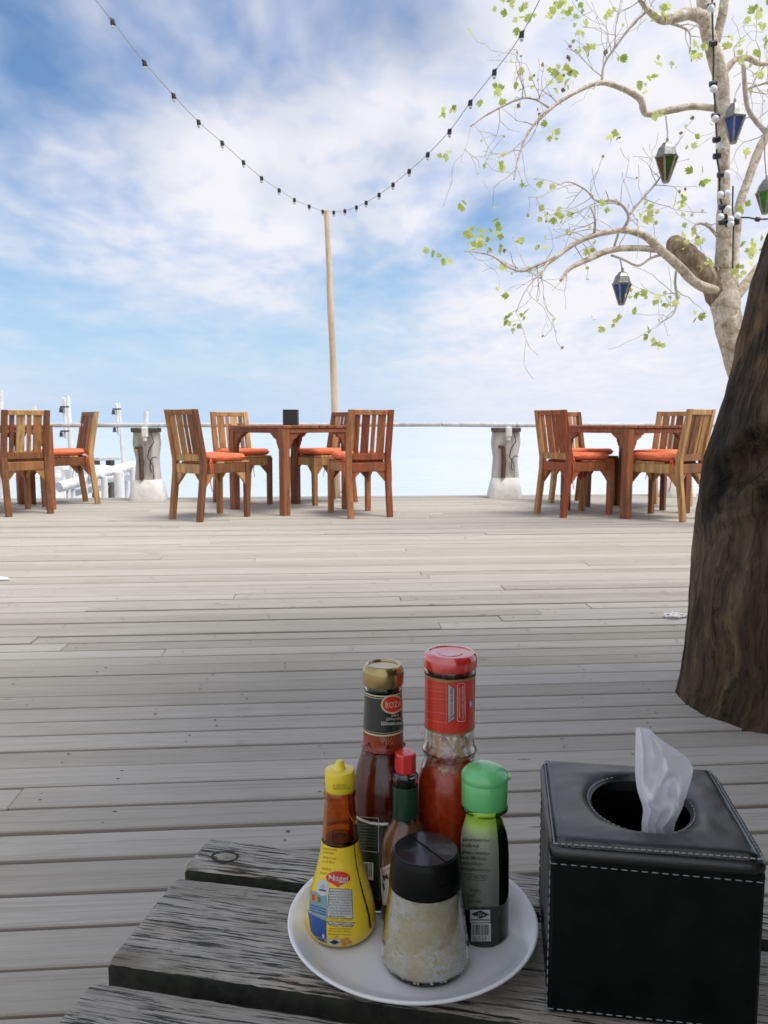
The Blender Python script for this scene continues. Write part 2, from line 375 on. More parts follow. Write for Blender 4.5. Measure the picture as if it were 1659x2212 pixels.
def cushion_mat():
    m, t, b = new_mat('coral_ribbed_fabric'); co = coords(t)
    w = N(t, 'ShaderNodeTexWave'); w.bands_direction = 'Y'; w.inputs['Scale'].default_value = 32; w.inputs['Distortion'].default_value = .6; L(t, co, w.inputs['Vector'])
    n = NOISE(t, co, 9, 5, .6)
    col = RAMP(t, n, [(.3, (.72, .12, .05)), (.7, (.84, .21, .09))])
    col = MIX(t, M(t, 'MULTIPLY', w.outputs['Fac'], .35), col, (.85, .32, .18))
    L(t, col, b.inputs['Base Color']); setb(b, rough=.85, spec=.2); bump(t, b, w.outputs['Fac'], .4, .003); return m
CUSHION = cushion_mat()
TIE = plain('coral_tie', (.66, .12, .05), .8, .15)
PINKTIE = plain('faded_pink_tie', (.70, .26, .26), .8, .15)
def sea_mat():
    m, t, b = new_mat('sea_water'); co = coords(t)
    h = M(t, 'ADD', NOISE(t, MAP(t, co, (.8, 1.6, 1)), .9, 6, .6, .3), M(t, 'MULTIPLY', NOISE(t, MAP(t, co, (1, 1.5, 1)), 5.5, 4, .6), .22))
    L(t, RAMP(t, NOISE(t, co, .03, 4), [(.3, (.56, .63, .67)), (.7, (.67, .73, .755))]), b.inputs['Base Color'])
    setb(b, rough=.12, ior=1.33); bump(t, b, h, .25, .25); return m
SEA = sea_mat()
THATCH = plain('thatch', (.16, .12, .075), .9, .4, 12, .4)

# ------------------------------------------------------------------ setting: sea, deck, added unseen roof and screens
mb = MB(); mb.add([(-6000, -40, -2.2), (6000, -40, -2.2), (6000, 12000, -2.2), (-6000, 12000, -2.2)], [[0, 1, 2, 3]])
tag(mb.build('sea', SEA, fix=False), 'pale calm sea stretching to the horizon beyond the deck', kind='structure')

YAW = R(4.3); random.seed(5)
deck = MB(); nails = []
pitch = .1000; row = 0; y = 8.72
while y > -5.0:
    wdt = pitch + random.uniform(-.004, .004); gap = random.choice((.007, .008, .009, .011, .013, .016))
    x = -11.5 - random.uniform(0, 3)
    while x < 9.5:
        ln = random.choice((3.6, 4.2, 4.8, 5.4, 6.0)); x2 = x+ln
        if x2 > -9 and x < 9.5:
            dz = random.uniform(-.0035, .001); ry = random.uniform(-.003, .003)
            deck.box(((x+x2)/2, y-wdt/2, -.014+dz), (ln-.0022, wdt-gap, .028), .0025, 0, None, Matrix.Rotation(ry, 3, 'X'))
            nx = x + .06
            while nx < x2 and -4 < nx < 4 and y < 4:
                for yy in (.025, wdt-.025-gap):
                    nails.append((nx+random.uniform(-.012, .012), y-yy-gap/2+random.uniform(-.006, .006)))
                nx += .60
        x = x2
    y -= wdt
for (nx, ny) in nails:
    r = random.uniform(.0018, .0032)
    deck.add([(nx+r*1.5*math.cos(k*math.pi/4), ny+r*math.sin(k*math.pi/4), .0012) for k in range(8)], [list(range(8))], 1)
for jy in (-4.6, -3, -1.4, .2, 1.8, 3.4, 5.0, 6.6, 8.3):
    deck.box((0, jy, -.115), (20, .07, .17), .004, 2)
deck.box((0, 1.8, -.26), (20, 13.6, .06), .004, 2)   # dark sheet added below so the board gaps stay dark
# the board along the sea side, its face just proud of the joists
o = deck.build('wooden_deck', [DECK, plain('nail_heads', (.07, .055, .045), .7, .3), DARKWOOD], fix=False)
o.rotation_euler = (0, 0, YAW); tag(o, 'weathered grey plank terrace deck above the sea', kind='structure')

rf = MB()
rf.box((2.55, .15, 4.62), (3.7, 4.1, .18), .01, 0)  # unseen slab, sized and placed to keep sun off the foreground
for k in range(5): rf.beam((1.1+.8*k, -1.85, 4.46), (1.1+.8*k, 2.1, 4.46), .07, .12, .006, 1)
for y in (-1.8, 2.05): rf.beam((.74, y, 4.35), (4.38, y, 4.35), .11, .10, .01, 1)
for x, y in ((1.1, -1.8), (4.3, -1.8), (4.3, 2.05)): rf.tube([(x, y, 0), (x, y, 4.3)], .08, 12, 1)
wl = MB(); wl.box((2.85, -1.98, 2.1), (3.6, .10, 4.2), .01); wl.box((4.62, -.3, 2.1), (.10, 3.2, 4.2), .01)  # unseen screens added to block light from behind and right
for k in range(17): wl.box((1.1+.21*k, -1.92, 2.1), (.02, .02, 4.1), .003)
tag(wl.build('walls', DARKWOOD, fix=False), 'dark plank walls of the pavilion beside the deck', kind='structure')  # added unseen screens, block light from behind and right
tag(rf.build('roof', [THATCH, DARKWOOD], fix=False), 'dark thatched roof over the dining area', kind='structure')  # added unseen cover, keeps sun off the foreground

# ------------------------------------------------------------------ railing
rail = empty('railing', (0, 8.5, 0)); tag(rail, 'long grey timber handrail on driftwood slab posts along the sea edge', 'railing')
def RY(x): return 8.42 + (x-.1)*math.tan(YAW)
hr = MB()
xs = [-7.5, -5.1, -2.3, .6, 1.4, 3.9, 7.0]
for a, b in zip(xs[:-1], xs[1:]):
    hr.beam((a, RY(a), .772+.004*math.sin(a*3)), (b-.01, RY(b), .772+.004*math.sin(b*3)),   .13, .040, .010)
h = hr.build('handrail', RAILGREY, fix=True); wtol(h, rail)
def rail_post(px, width, seed, details):
    X = (px-829.5)/FPX*8.5; Yp = RY(X)+.02; rng = random.Random(seed)
    prof = [(.20, .95), (.27, .97), (.36, .9), (.46, .86), (.55, .98), (.62, 1.05), (.68, 1.0), (.747, .97)]
    m = MB(); n = 20; rows = []
    vs = []
    for (z, s_) in [(p[0]-.03, p[1]) for p in prof]:
        for k in range(n):
            a = 2*math.pi*k/n; ca, sa = math.cos(a), math.sin(a)
            q = 2.6; rr = (abs(ca)**q+abs(sa)**q)**(-1/q)
            wob = 1+.09*mn.noise(Vector((ca*1.5+seed*3, sa*1.5, z*5)))
            vs.append((X+ca*rr*width/2*s_*wob, Yp+sa*rr*.075*wob, z))
    fs = [[i*n+k, i*n+(k+1) % n, (i+1)*n+(k+1) % n, (i+1)*n+k] for i in range(len(prof)-1) for k in range(n)] + [list(range(n))[::-1], [(len(prof)-1)*n+k for k in range(n)]]
    m.add(vs, fs, 0, True)
    po = m.build('post', DRIFT, angle=60); wtol(po, rail)
    c = MB(); n = 24; vs = []
    for (z, w, d) in ((0.0, .36, .26), (.02, .365, .265), (.12, .33, .24), (.20, .29, .21), (.213, .27, .19)):
        for k in range(n):
            a = 2*math.pi*k/n; ca, sa = math.cos(a), math.sin(a); q = 5
            rr = (abs(ca)**q+abs(sa)**q)**(-1/q)*(1+.02*mn.noise(Vector((ca*2+seed, sa*2, z*9))))
            vs.append((X+ca*rr*w/2, Yp+sa*rr*d/2, z))
    fs = [[i*n+k, i*n+(k+1) % n, (i+1)*n+(k+1) % n, (i+1)*n+k] for i in range(4) for k in range(n)] + [list(range(n))[::-1], [4*n+k for k in range(n)]]
    c.add(vs, fs, 0, True)
    cf = c.build('concrete_foot', CONCRETE, po, angle=50)
    cf.matrix_parent_inverse = po.matrix_parent_inverse.copy(); cf.matrix_parent_inverse = Matrix.Identity(4)
    if details:
        d = MB(); d.box((X+.015, Yp-.105, .70), (.06, .07, .11), .012); d.box((X+.015, Yp-.11, .63), (.04, .05, .05), .012)
        b_ = d.build('bracket', CONCRETE, po)
        d = MB(); d.tube([(X-.035, Yp-.10, .22), (X-.03, Yp-.105, .40), (X-.04, Yp-.10, .54)], [.024, .026, .024], 10); d.box((X-.06, Yp-.10, .545), (.06, .05, .03), .006)
        d.build('pipe', RUST, po)
        d = MB()
        pts = [(X+.085, Yp-.083, .22), (X+.08, Yp-.088, .36), (X+.03, Yp-.095, .44), (X+.045, Yp-.09, .52), (X+.095, Yp-.085, .60), (X+.07, Yp-.09, .70)]
        d.tube(pts, .005, 6)
        d.tube([(X+.10+.05*math.cos(a*.5), Yp-.087, .36+.09*math.sin(a*.5)) for a in range(2, 9)], .0045, 6)
        d.build('cable', CABLE, po)
        d = MB(); d.box((X, Yp-.012, .722), (width*.99, .16, .045), .006); d.build('notch', DARKWOOD, po)
    return po
rail_post(334, .275, 1, True); rail_post(1092, .30, 2, True); rail_post(1478, .26, 3, False); rail_post(-60, .28, 4, False)

# ------------------------------------------------------------------ light pole and its string of lamps
pole = MB()
pp = [(727, 1071.5, 8.55), (726, 1000, 8.55), (724, 900, 8.55), (720, 800, 8.55), (715, 690, 8.55), (712, 600, 8.55), (708, 520, 8.55), (705, 455, 8.55)]
pts = [P(*q) for q in pp]; pts[0].z = 0.0
dense = []
for a, b in zip(pts[:-1], pts[1:]):
    for k in range(4): dense.append(a.lerp(b, k/4))
dense.append(pts[-1])
pole.tube(dense, [.044-.019*i/len(dense) for i in range(len(dense))], 12, wob=.16, seed=2)
po = pole.build('pole', POLEWOOD, angle=60)
lp = empty('light_pole', (pts[0].x, pts[0].y, 0)); wtol(po, lp); tag(lp, 'tall thin bent wooden pole at the rail carrying the lamp string', 'pole')
st = MB(); st.tube([P(742, 1066, 8.45), P(757, 1030, 8.50), P(768, 1000, 8.55)], [.035, .04, .035], 10, wob=.2)
wtol(st.build('brace', POLEWOOD, angle=60), lp)
TOP = dense[-1]

def socket_lamp(m, m2, p, ax, s=1.0, down=True):
    """black fitting on the cable with a small pale bulb under it"""
    m.tube([p+Vector((0, 0, .016*s)), p, p-Vector((0, 0, .030*s))], [.014*s, .019*s, .017*s], 10)
    m.tube([p-ax*.035*s, p+ax*.035*s], .0075*s, 6)
    c = p-Vector((0, 0, .040*s))
    m2.lathe([(0, .016*s), (.010*s, .013*s), (.0155*s, .002*s), (.0125*s, -.010*s), (.006*s, -.016*s), (0, -.017*s)], 10, 0, c)
def lamp_string(name, label, pix, extra, s=1.0, group=None):
    pts = [P(*q) for q in pix]
    top = empty(name, tuple(pts[0])); tag(top, label, 'string lights', group)
    full = ([Vector(extra[0])] if extra[0] else []) + pts + ([Vector(extra[1])] if extra[1] else [])
    # Catmull-Rom through the fittings, so that the cable hangs as a curve
    cable = []
    q = [full[0]*2-full[1]] + full + [full[-1]*2-full[-2]]
    for i in range(1, len(q)-2):
        for k in range(5):
            u = k/5; a, b, c, d = q[i-1], q[i], q[i+1], q[i+2]
            cable.append(.5*((2*b)+(c-a)*u+(2*a-5*b+4*c-d)*u*u+(3*b-a-3*c+d)*u**3))
    cable.append(full[-1])
    m = MB(); m.tube(cable, .0027*s, 6); wtol(m.build('cable', GREYCABLE), top)
    for i, p in enumerate(pts):
        ax = (pts[min(i+1, len(pts)-1)]-pts[max(i-1, 0)]).normalized()
        m, m2 = MB(), MB(); socket_lamp(m, m2, p, ax, s*.80)
        so_ = m.build('lamp_holder', BLACKMETAL, angle=50); wtol(so_, top)
        bl = m2.build('bulb', simpleglass, so_, angle=60)
    return top
simpleglass = simple('clear_bulb', (.62, .63, .60), .12)
def YL(px):                                          # plan line of the left half
    return None
Lpx = [(243, 46, 5.30), (312, 135, 5.62), (375, 206, 5.94), (429, 263, 6.26), (480, 308, 6.58), (526, 350, 6.90), (565, 384, 7.22), (603, 410, 7.54), (636, 431, 7.86), (668, 445, 8.18), (697, 456, 8.48)]
lamp_string('string_lights', 'lamp string hanging from upper left of the sky down to the pole top', Lpx, (P(120, -110, 4.6), tuple(TOP)))
def yr(px): return 2.9906/((px-829.5)/FPX+.4257)
Rpx = [(721, 458), (745, 455), (770, 447), (791, 437), (819, 420), (849, 398), (884, 369), (924, 333), (971, 283), (1016, 221), (1068, 155), (1127, 73)]
lamp_string('string_lights', 'lamp string rising from the pole top to the tree side', [(a, b, yr(a)) for a, b in Rpx], (tuple(TOP), P(1195, -60, yr(1195))))

# ------------------------------------------------------------------ the dark leaning log post
edge = [(1463, 1545), (1468.5, 1480), (1476, 1400), (1482, 1340), (1487, 1222), (1492, 1160), (1498, 1109), (1505, 1050), (1514, 991), (1533, 942), (1550, 890), (1565, 846), (1581, 781), (1595, 711), (1611, 647), (1622, 593), (1640, 540), (1656, 486)]
YC = 2.22
prof = []                                            # (z, left edge x, radius) up the log
for px, py in edge:
    q = P(px, py, YC); prof.append((q.z, q.x))
z0 = prof[0][0]
prof = [(z-z0 if i == 0 else z, x+.022+.025*min(1, max(0, z/.7))) for i, (z, x) in enumerate(prof)]
prof = [(-.02, prof[0][1]-.01)] + [p for p in prof[1:]] + [(1.6, 1.19), (2.2, 1.36), (3.0, 1.55), (3.62, 1.68)]
def interp(tab, z):
    if z <= tab[0][0]: return tab[0][1]
    for (a, b), (c, d) in zip(tab[:-1], tab[1:]):
        if z <= c: return b+(d-b)*(z-a)/(c-a)
    return tab[-1][1]
lg = MB(); nz, na = 260, 150; vs = []
for i in range(nz+1):
    z = -.02 + 3.64*(i/nz)**1.25
    xl = interp(prof, z)
    r = interp([(0, .275), (.12, .255), (.5, .25), (.9, .245), (1.3, .21), (2, .18), (3.6, .15)], z)
    xc, yc = xl + r, YC + .04*math.sin(z*1.3)
    for k in range(na):
        a = 2*math.pi*k/na; ca, sa = math.cos(a), math.sin(a)
        tw = a + .25*z
        d = .013*mn.noise(Vector((math.cos(tw)*2.6, math.sin(tw)*2.6, z*.7))) + .008*mn.noise(Vector((math.cos(tw)*5, math.sin(tw)*5, z*1.6+3)))
        d += .004*(.5-abs(mn.noise(Vector((math.cos(tw)*7+2, math.sin(tw)*7, z*2.0+5))))*2) + .0045*mn.noise(Vector((math.cos(tw)*17, math.sin(tw)*17, z*3.6))) + .003*mn.noise(Vector((ca*30, sa*30, z*16)))
        # the hollow with folded lips on the camera side, at about seat height
        u = ((a + R(166) + math.pi) % (2*math.pi) - math.pi)*r
        if -.3 < u < .5:
            zz = z-.68-.55*(u-.03)
            g = math.exp(-((zz+.03*mn.noise(Vector((u*16, z*12, 1))))/.060)**2)*max(0, 1-((u-.13)/.19)**2)
            d -= .095*g
            lip = math.exp(-((zz-.085)/.03)**2)*max(0, 1-((u-.10)/.18)**2); d += .022*lip*(1+.8*mn.noise(Vector((u*22, z*22, 5))))
            ridge = math.exp(-((z-.53-.35*u)/.02)**2)*max(0, 1-((u-.08)/.16)**2); d += .012*ridge
            kn = math.exp(-(((u-.10)/.035)**2+((z-.62)/.03)**2)); d += .022*kn
            groove = math.exp(-((u-.19-.05*math.sin(z*6))/.018)**2)*(.2 < z < .62); d -= .02*groove
        rr = r+d
        vs.append((xc+ca*rr, yc+sa*rr, z))
fs = [[i*na+k, i*na+(k+1) % na, (i+1)*na+(k+1) % na, (i+1)*na+k] for i in range(nz) for k in range(na)] + [list(range(na))[::-1], [nz*na+k for k in range(na)]]
lg.add(vs, fs, 0, True)
tag(lg.build('log_post', LOGWOOD, angle=0), 'thick dark gnarled log post leaning at the right, standing on the deck', 'log post')

# ------------------------------------------------------------------ the pale tree with its sparse young leaves
def T6(x, y, Y=6.0): return P(918+.4466*x, .4466*y, Y)
tree = empty('tree', (G(1672, 1150).x, 6.0, 0)); tag(tree, 'pale barked pruned tree with sparse lime leaves behind the log post', 'tree')
def smooth_path(pts, k=5):
    q = [pts[0]*2-pts[1]] + pts + [pts[-1]*2-pts[-2]]; out = []
    for i in range(1, len(q)-2):
        for j in range(k):
            u = j/k; a, b, c, d = q[i-1], q[i], q[i+1], q[i+2]
            out.append(.5*((2*b)+(c-a)*u+(2*a-5*b+4*c-d)*u*u+(3*b-a-3*c+d)*u**3))
    out.append(pts[-1]); return out
def rad_path(rr, n):
    return [rr[min(int(t), len(rr)-2)]*(1-(t-min(int(t), len(rr)-2)))+rr[min(int(t), len(rr)-2)+1]*(t-min(int(t), len(rr)-2)) for t in [i/(n-1)*(len(rr)-1) for i in range(n)]]
PX = .90*.4466/2*6.0/FPX                                 # zoomed pixels wide -> radius in metres
paths = []                                            # (points, radii) to grow twigs on
def limb(m, spec, Y0=6.0, Y1=None, n=10, wob=.12, seed=0, grow=True):
    Y1 = Y0 if Y1 is None else Y1
    pts = [T6(x, y, Y0+(Y1-Y0)*i/(len(spec)-1)) for i, (x, y, w) in enumerate(spec)]
    sp = smooth_path(pts); rr = rad_path([w*PX for _, _, w in spec], len(sp))
    m.tube(sp, rr, n, wob=wob, seed=seed)
    if grow: paths.append((sp, rr))
m = MB()
base = [(1690, 2560, 190), (1640, 2200, 160), (1580, 1950, 135), (1526, 1800, 130), (1478, 1600, 142), (1458, 1470, 146), (1452, 1380, 110), (1448, 1300, 90), (1447, 1200, 86), (1446, 1100, 80), (1445, 1000, 66), (1446, 900, 60), (1446, 800, 56), (1444, 600, 60), (1436, 400, 72), (1400, 270, 76), (1362, 130, 68), (1350, 0, 70), (1340, -180, 66)]
limb(m, base, 6.0, 5.9, 16, .14, 1, False)
wtol(m.build('trunk', PALEBARK, angle=0), tree)
BR = [  # each a main limb: outline in the zoomed picture, start and end distance
 ([(1440, 1470, 120), (1400, 1400, 118), (1350, 1330, 118), (1290, 1260, 118), (1230, 1200, 112), (1195, 1172, 84), (1180, 1162, 30)], 6.0, 5.95, .2, False),
 ([(1500, 1440, 50), (1560, 1365, 52), (1620, 1290, 50), (1720, 1180, 46), (1840, 1060, 40)], 6.0, 6.1, .12, False),
 ([(1480, 1400, 70), (1500, 1200, 46), (1520, 1000, 46), (1560, 880, 44), (1610, 740, 46), (1660, 640, 44), (1740, 500, 40), (1790, 330, 30)], 6.1, 6.3, .14, False),
 ([(1430, 1410, 48), (1320, 1375, 50), (1230, 1290, 46), (1130, 1200, 42), (1060, 1140, 34), (960, 1115, 28), (850, 1130, 26), (740, 1170, 24), (640, 1240, 20), (580, 1290, 14), (560, 1345, 8)], 5.95, 5.4, .12, True),
 ([(1140, 1210, 34), (1020, 1200, 30), (900, 1210, 30), (800, 1250, 28), (700, 1300, 20), (655, 1358, 12)], 5.8, 5.5, .12, True),
 ([(640, 1238, 16), (560, 1275, 14), (470, 1310, 14), (400, 1290, 10), (330, 1240, 9), (250, 1220, 6), (190, 1215, 3)], 5.5, 5.3, .1, True),
 ([(1410, 525, 34), (1290, 515, 34), (1180, 535, 34), (1070, 550, 32), (1042, 480, 34), (960, 430, 28), (850, 400, 24), (740, 440, 20), (640, 500, 18), (570, 560, 15), (500, 640, 12), (455, 750, 9), (430, 870, 5)], 5.95, 5.3, .12, True),
 ([(855, 402, 14), (868, 310, 10), (930, 215, 11), (1010, 110, 13), (1085, 45, 16)], 5.7, 5.75, .1, True),
 ([(600, 520, 12), (530, 480, 11), (450, 480, 11), (300, 555, 8), (220, 612, 5)], 5.5, 5.3, .1, True),
 ([(1360, 90, 66), (1290, 66, 64), (1220, 80, 56), (1150, 96, 44), (1090, 60, 30), (1050, 15, 22), (1010, -60, 16)], 5.9, 5.6, .14, True),
 ([(1160, 100, 22), (1240, 130, 14), (1280, 160, 9), (1285, 240, 5)], 5.8, 5.7, .1, True),
 ([(1405, 200, 50), (1425, 130, 44), (1442, 50, 44), (1455, -60, 40)], 5.95, 5.9, .12, False),
 ([(1440, 360, 40), (1500, 290, 26), (1560, 280, 30), (1620, 310, 24), (1700, 300, 18)], 5.95, 6.0, .14, True),
 ([(1540, 310, 22), (1548, 420, 26), (1560, 520, 24), (1600, 585, 26), (1650, 640, 28)], 5.95, 6.1, .12, True),
 ([(1545, 440, 14), (1600, 415, 11), (1690, 395, 9)], 6.0, 6.0, .1, True),
 ([(955, 1116, 16), (985, 1045, 15), (930, 975, 14), (830, 970, 11), (780, 920, 9), (700, 880, 7), (640, 895, 4)], 5.7, 5.5, .1, True),
 ([(985, 1045, 12), (1040, 975, 11), (1110, 895, 10), (1150, 840, 6)], 5.7, 5.8, .1, True),
 ([(820, 1125, 14), (822, 1060, 10), (800, 1000, 6)], 5.6, 5.5, .1, True),
 ([(1215, 1310, 12), (1210, 1370, 14), (1220, 1450, 13), (1200, 1520, 7), (1140, 1560, 4)], 5.9, 5.8, .1, True),
 ([(910, 1210, 12), (935, 1130, 11), (945, 1110, 10)], 5.7, 5.7, .1, False),
 ([(900, 1235, 12), (960, 1255, 12), (1030, 1285, 12), (1090, 1250, 12), (1150, 1230, 14)], 5.7, 5.8, .1, True),
 ([(575, 1300, 9), (490, 1400, 6), (440, 1510, 4)], 5.4, 5.3, .1, True),
 ([(1420, 1150, 16), (1370, 1095, 16), (1320, 1080, 14), (1290, 1110, 8)], 6.0, 5.9, .1, True),
]
for k, (spec, a, b, w, g) in enumerate(BR):
    m = MB(); limb(m, spec, a, b, 12 if spec[0][2] > 40 else 8, w, k+2, g)
    wtol(m.build('branch', STUBBARK if k == 0 else PALEBARK if spec[0][2] > 30 else TWIG, angle=0), tree)
rng = random.Random(11); tips = []
tw = MB()
def grow(p, d, r, n, depth):
    pts = [p]; rr = [r]
    for i in range(n):
        d = (d + Vector((rng.gauss(0, .30), rng.gauss(0, .2), rng.gauss(0, .30)))).normalized()
        p = p + d*rng.uniform(.045, .085); pts.append(p); rr.append(max(.0016, r*(1-.75*(i+1)/n)))
        if depth > 0 and rng.random() < .42:
            dd = (d + Vector((rng.gauss(0, .8), rng.gauss(0, .5), rng.gauss(0, .8)))).normalized()
            grow(p, dd, rr[-1]*.75, rng.randint(2, 4), depth-1)
    tw.tube(pts, rr, 5, cap=False); tips.append(p)
for sp, rr in paths:
    for i in range(3, len(sp), 1):
        if rr[i] > .022 or rng.random() > .30: continue
        t = (sp[min(i+1, len(sp)-1)]-sp[i-1]).normalized()
        side = Vector((rng.gauss(0, 1), rng.gauss(0, .6), rng.gauss(.25, 1))).normalized()
        grow(sp[i], (t*.6+side).normalized(), min(.0042, rr[i]*.5), rng.randint(3, 6), 1)
o = tw.build('twigs', TWIG, angle=0); wtol(o, tree); o['kind'] = 'stuff'
def leaf(m, p, s, mi=0):
    """a folded five-lobed leaf"""
    n = Vector((rng.gauss(0, .7), -abs(rng.gauss(.6, .5)), rng.gauss(0, .6))).normalized()
    u = n.cross(Vector((rng.gauss(0, 1), rng.gauss(0, 1), rng.gauss(0, 1)))).normalized(); w = n.cross(u)
    out = [(0, 0), (.25, -.35), (.62, -.42), (.50, -.18), (.80, -.20), (.72, -.03), (1.0, .03), (.74, .12), (.78, .30), (.48, .22), (.55, .46), (.22, .34)]
    m.add([p + u*(x*s) + w*(y*s) + n*(.22*abs(y)*s + .1*s*x*x) for x, y in out] + [p+u*.4*s], [[12, i, (i+1) % 12] for i in range(12)], mi, True)
lv = MB()
CL = [(205, 1140, 60, 8), (250, 1150, 70, 12), (320, 1100, 60, 8), (320, 1190, 50, 6), (480, 1180, 30, 3), (590, 1070, 50, 5), (640, 1060, 50, 5), (870, 1000, 40, 4), (1060, 1010, 55, 8), (1090, 1060, 50, 7),
      (1270, 1140, 60, 9), (1330, 1160, 25, 2), (1240, 950, 60, 6), (1250, 1000, 50, 5), (1530, 1000, 40, 4), (1560, 1220, 70, 9), (1520, 1310, 60, 6), (1600, 1200, 40, 4), (1370, 1280, 40, 4),
      (470, 90, 60, 6), (510, 80, 40, 3), (620, 50, 60, 7), (700, 45, 80, 12), (750, 140, 45, 4), (385, 20, 60, 5), (890, 45, 40, 4), (1150, 30, 60, 8), (1330, 250, 70, 7), (1310, 270, 40, 4), (1500, 215, 50, 5),
      (480, 370, 70, 8), (640, 330, 70, 9), (690, 370, 60, 7), (330, 460, 60, 6), (605, 640, 45, 6), (660, 350, 50, 5), (1050, 410, 45, 5), (800, 240, 40, 3), (1110, 570, 35, 4), (915, 655, 30, 4), (1120, 300, 30, 2), (1200, 330, 30, 2),
      (1290, 705, 30, 2), (1335, 850, 35, 3), (1550, 750, 25, 2), (555, 890, 40, 4), (470, 885, 30, 2), (175, 975, 25, 2), (105, 760, 40, 3), (140, 525, 30, 2), (90, 540, 25, 2), (50, 1240, 40, 3), (110, 1275, 35, 3),
      (1020, 1415, 40, 4), (990, 1420, 30, 2), (1130, 1450, 40, 4), (1200, 1450, 50, 5), (1310, 1530, 20, 2), (405, 1535, 40, 4), (435, 1575, 30, 4), (470, 1520, 20, 2), (400, 1440, 15, 1), (810, 1545, 20, 1), (1080, 1615, 20, 2), (1130, 1670, 40, 5), (870, 1590, 15, 1),
      (930, 1560, 30, 2), (360, 800, 20, 2), (1600, 60, 80, 12), (1640, 220, 50, 6), (1600, 350, 60, 7), (1550, 270, 60, 6), (1640, 130, 40, 5), (940, 285, 20, 2), (800, 1190, 40, 3), (710, 1050, 20, 2), (1000, 1500, 20, 1), (1080, 1440, 20, 2), (560, 1210, 25, 2), (365, 1275, 20, 2), (535, 1310, 20, 1)]
for x, y, sp_, n in CL:
    for _ in range(int(n*1.0)+1):
        Yd = 5.65 + rng.uniform(-.35, .35)
        leaf(lv, T6(x+rng.gauss(0, sp_*.42), y+rng.gauss(0, sp_*.42), Yd), rng.uniform(.034, .070), 0)
for p in tips:
    if rng.random() < .4: leaf(lv, p, rng.uniform(.018, .040), 0 if rng.random() < .85 else 1)
for x, y in [(690, 290), (655, 360), (540, 380), (545, 530), (455, 490), (700, 350), (570, 340), (730, 5), (720, 240), (880, 260), (640, 430), (690, 1120), (930, 670), (590, 1060), (1240, 940), (440, 470)]:
    for _ in range(3): leaf(lv, T6(x+rng.gauss(0, 8), y+rng.gauss(0, 12), 5.7), rng.uniform(.02, .045), 1)
cr = lv.build('crown', [LEAF, DRYLEAF], angle=0, fix=False); wtol(cr, tree)

# lamp string wound down the trunk
def trunk_string():
    top = empty('string_lights', tuple(T6(1390, 0, 5.75))); tag(top, 'second lamp string with white globes hanging down the tree trunk', 'string lights')
    pts = [T6(x, y, 5.72) for x, y in [(1388, -60), (1390, 40), (1392, 150), (1395, 215), (1396, 300), (1394, 405), (1402, 480), (1405, 560), (1410, 640), (1412, 700), (1412, 760), (1425, 845), (1425, 940), (1438, 1000), (1440, 1060), (1460, 1100)]]
    m = MB(); m.tube(smooth_path(pts), .007, 6); wtol(m.build('cable', CABLE), top)
    m = MB(); m.tube(smooth_path([T6(x, y, 5.74) for x, y in [(1490, 900), (1488, 1000), (1492, 1080), (1490, 1180), (1488, 1310)]]), .006, 6); wtol(m.build('cable', CABLE), top)
    m = MB(); m.tube(smooth_path([T6(x, y, 5.9) for x, y in [(1500, 1055), (1560, 1052), (1610, 1060), (1700, 1058)]]), .006, 6); m.tube([T6(1600, 1060, 5.9), T6(1618, 1062, 5.9)], .017, 8); wtol(m.build('cable', CABLE), top)
    for x, y, bx, by in [(1394, 210, 0, 0), (1394, 405, 1396, 430), (1405, 560, 1404, 575), (1410, 675, 1424, 705), (1412, 755, 0, 0), (1432, 845, 1460, 842), (1432, 942, 1462, 936), (1440, 1000, 1428, 942), (1443, 1050, 1465, 1012), (1440, 1075, 1430, 1050), (1500, 1062, 1512, 1045), (1462, 1072, 1478, 1062), (1384, 30, 1383, 42), (1500, 1075, 1478, 1082)]:
        m = MB(); p = T6(x, y, 5.70); m.tube([p-Vector((.022, 0, .004)), p+Vector((.022, 0, .004))], .020, 10); hd = m.build('lamp_holder', BLACKMETAL, angle=50); wtol(hd, top)
        if bx:
            m = MB(); c = T6(bx, by, 5.69); r = .025
            m.lathe([(0, r), (r*.5, r*.87), (r*.87, r*.5), (r, 0), (r*.87, -r*.5), (r*.5, -r*.87), (0, -r)], 14, 0, c); m.build('bulb', WHITEBULB, hd, angle=0)
trunk_string()

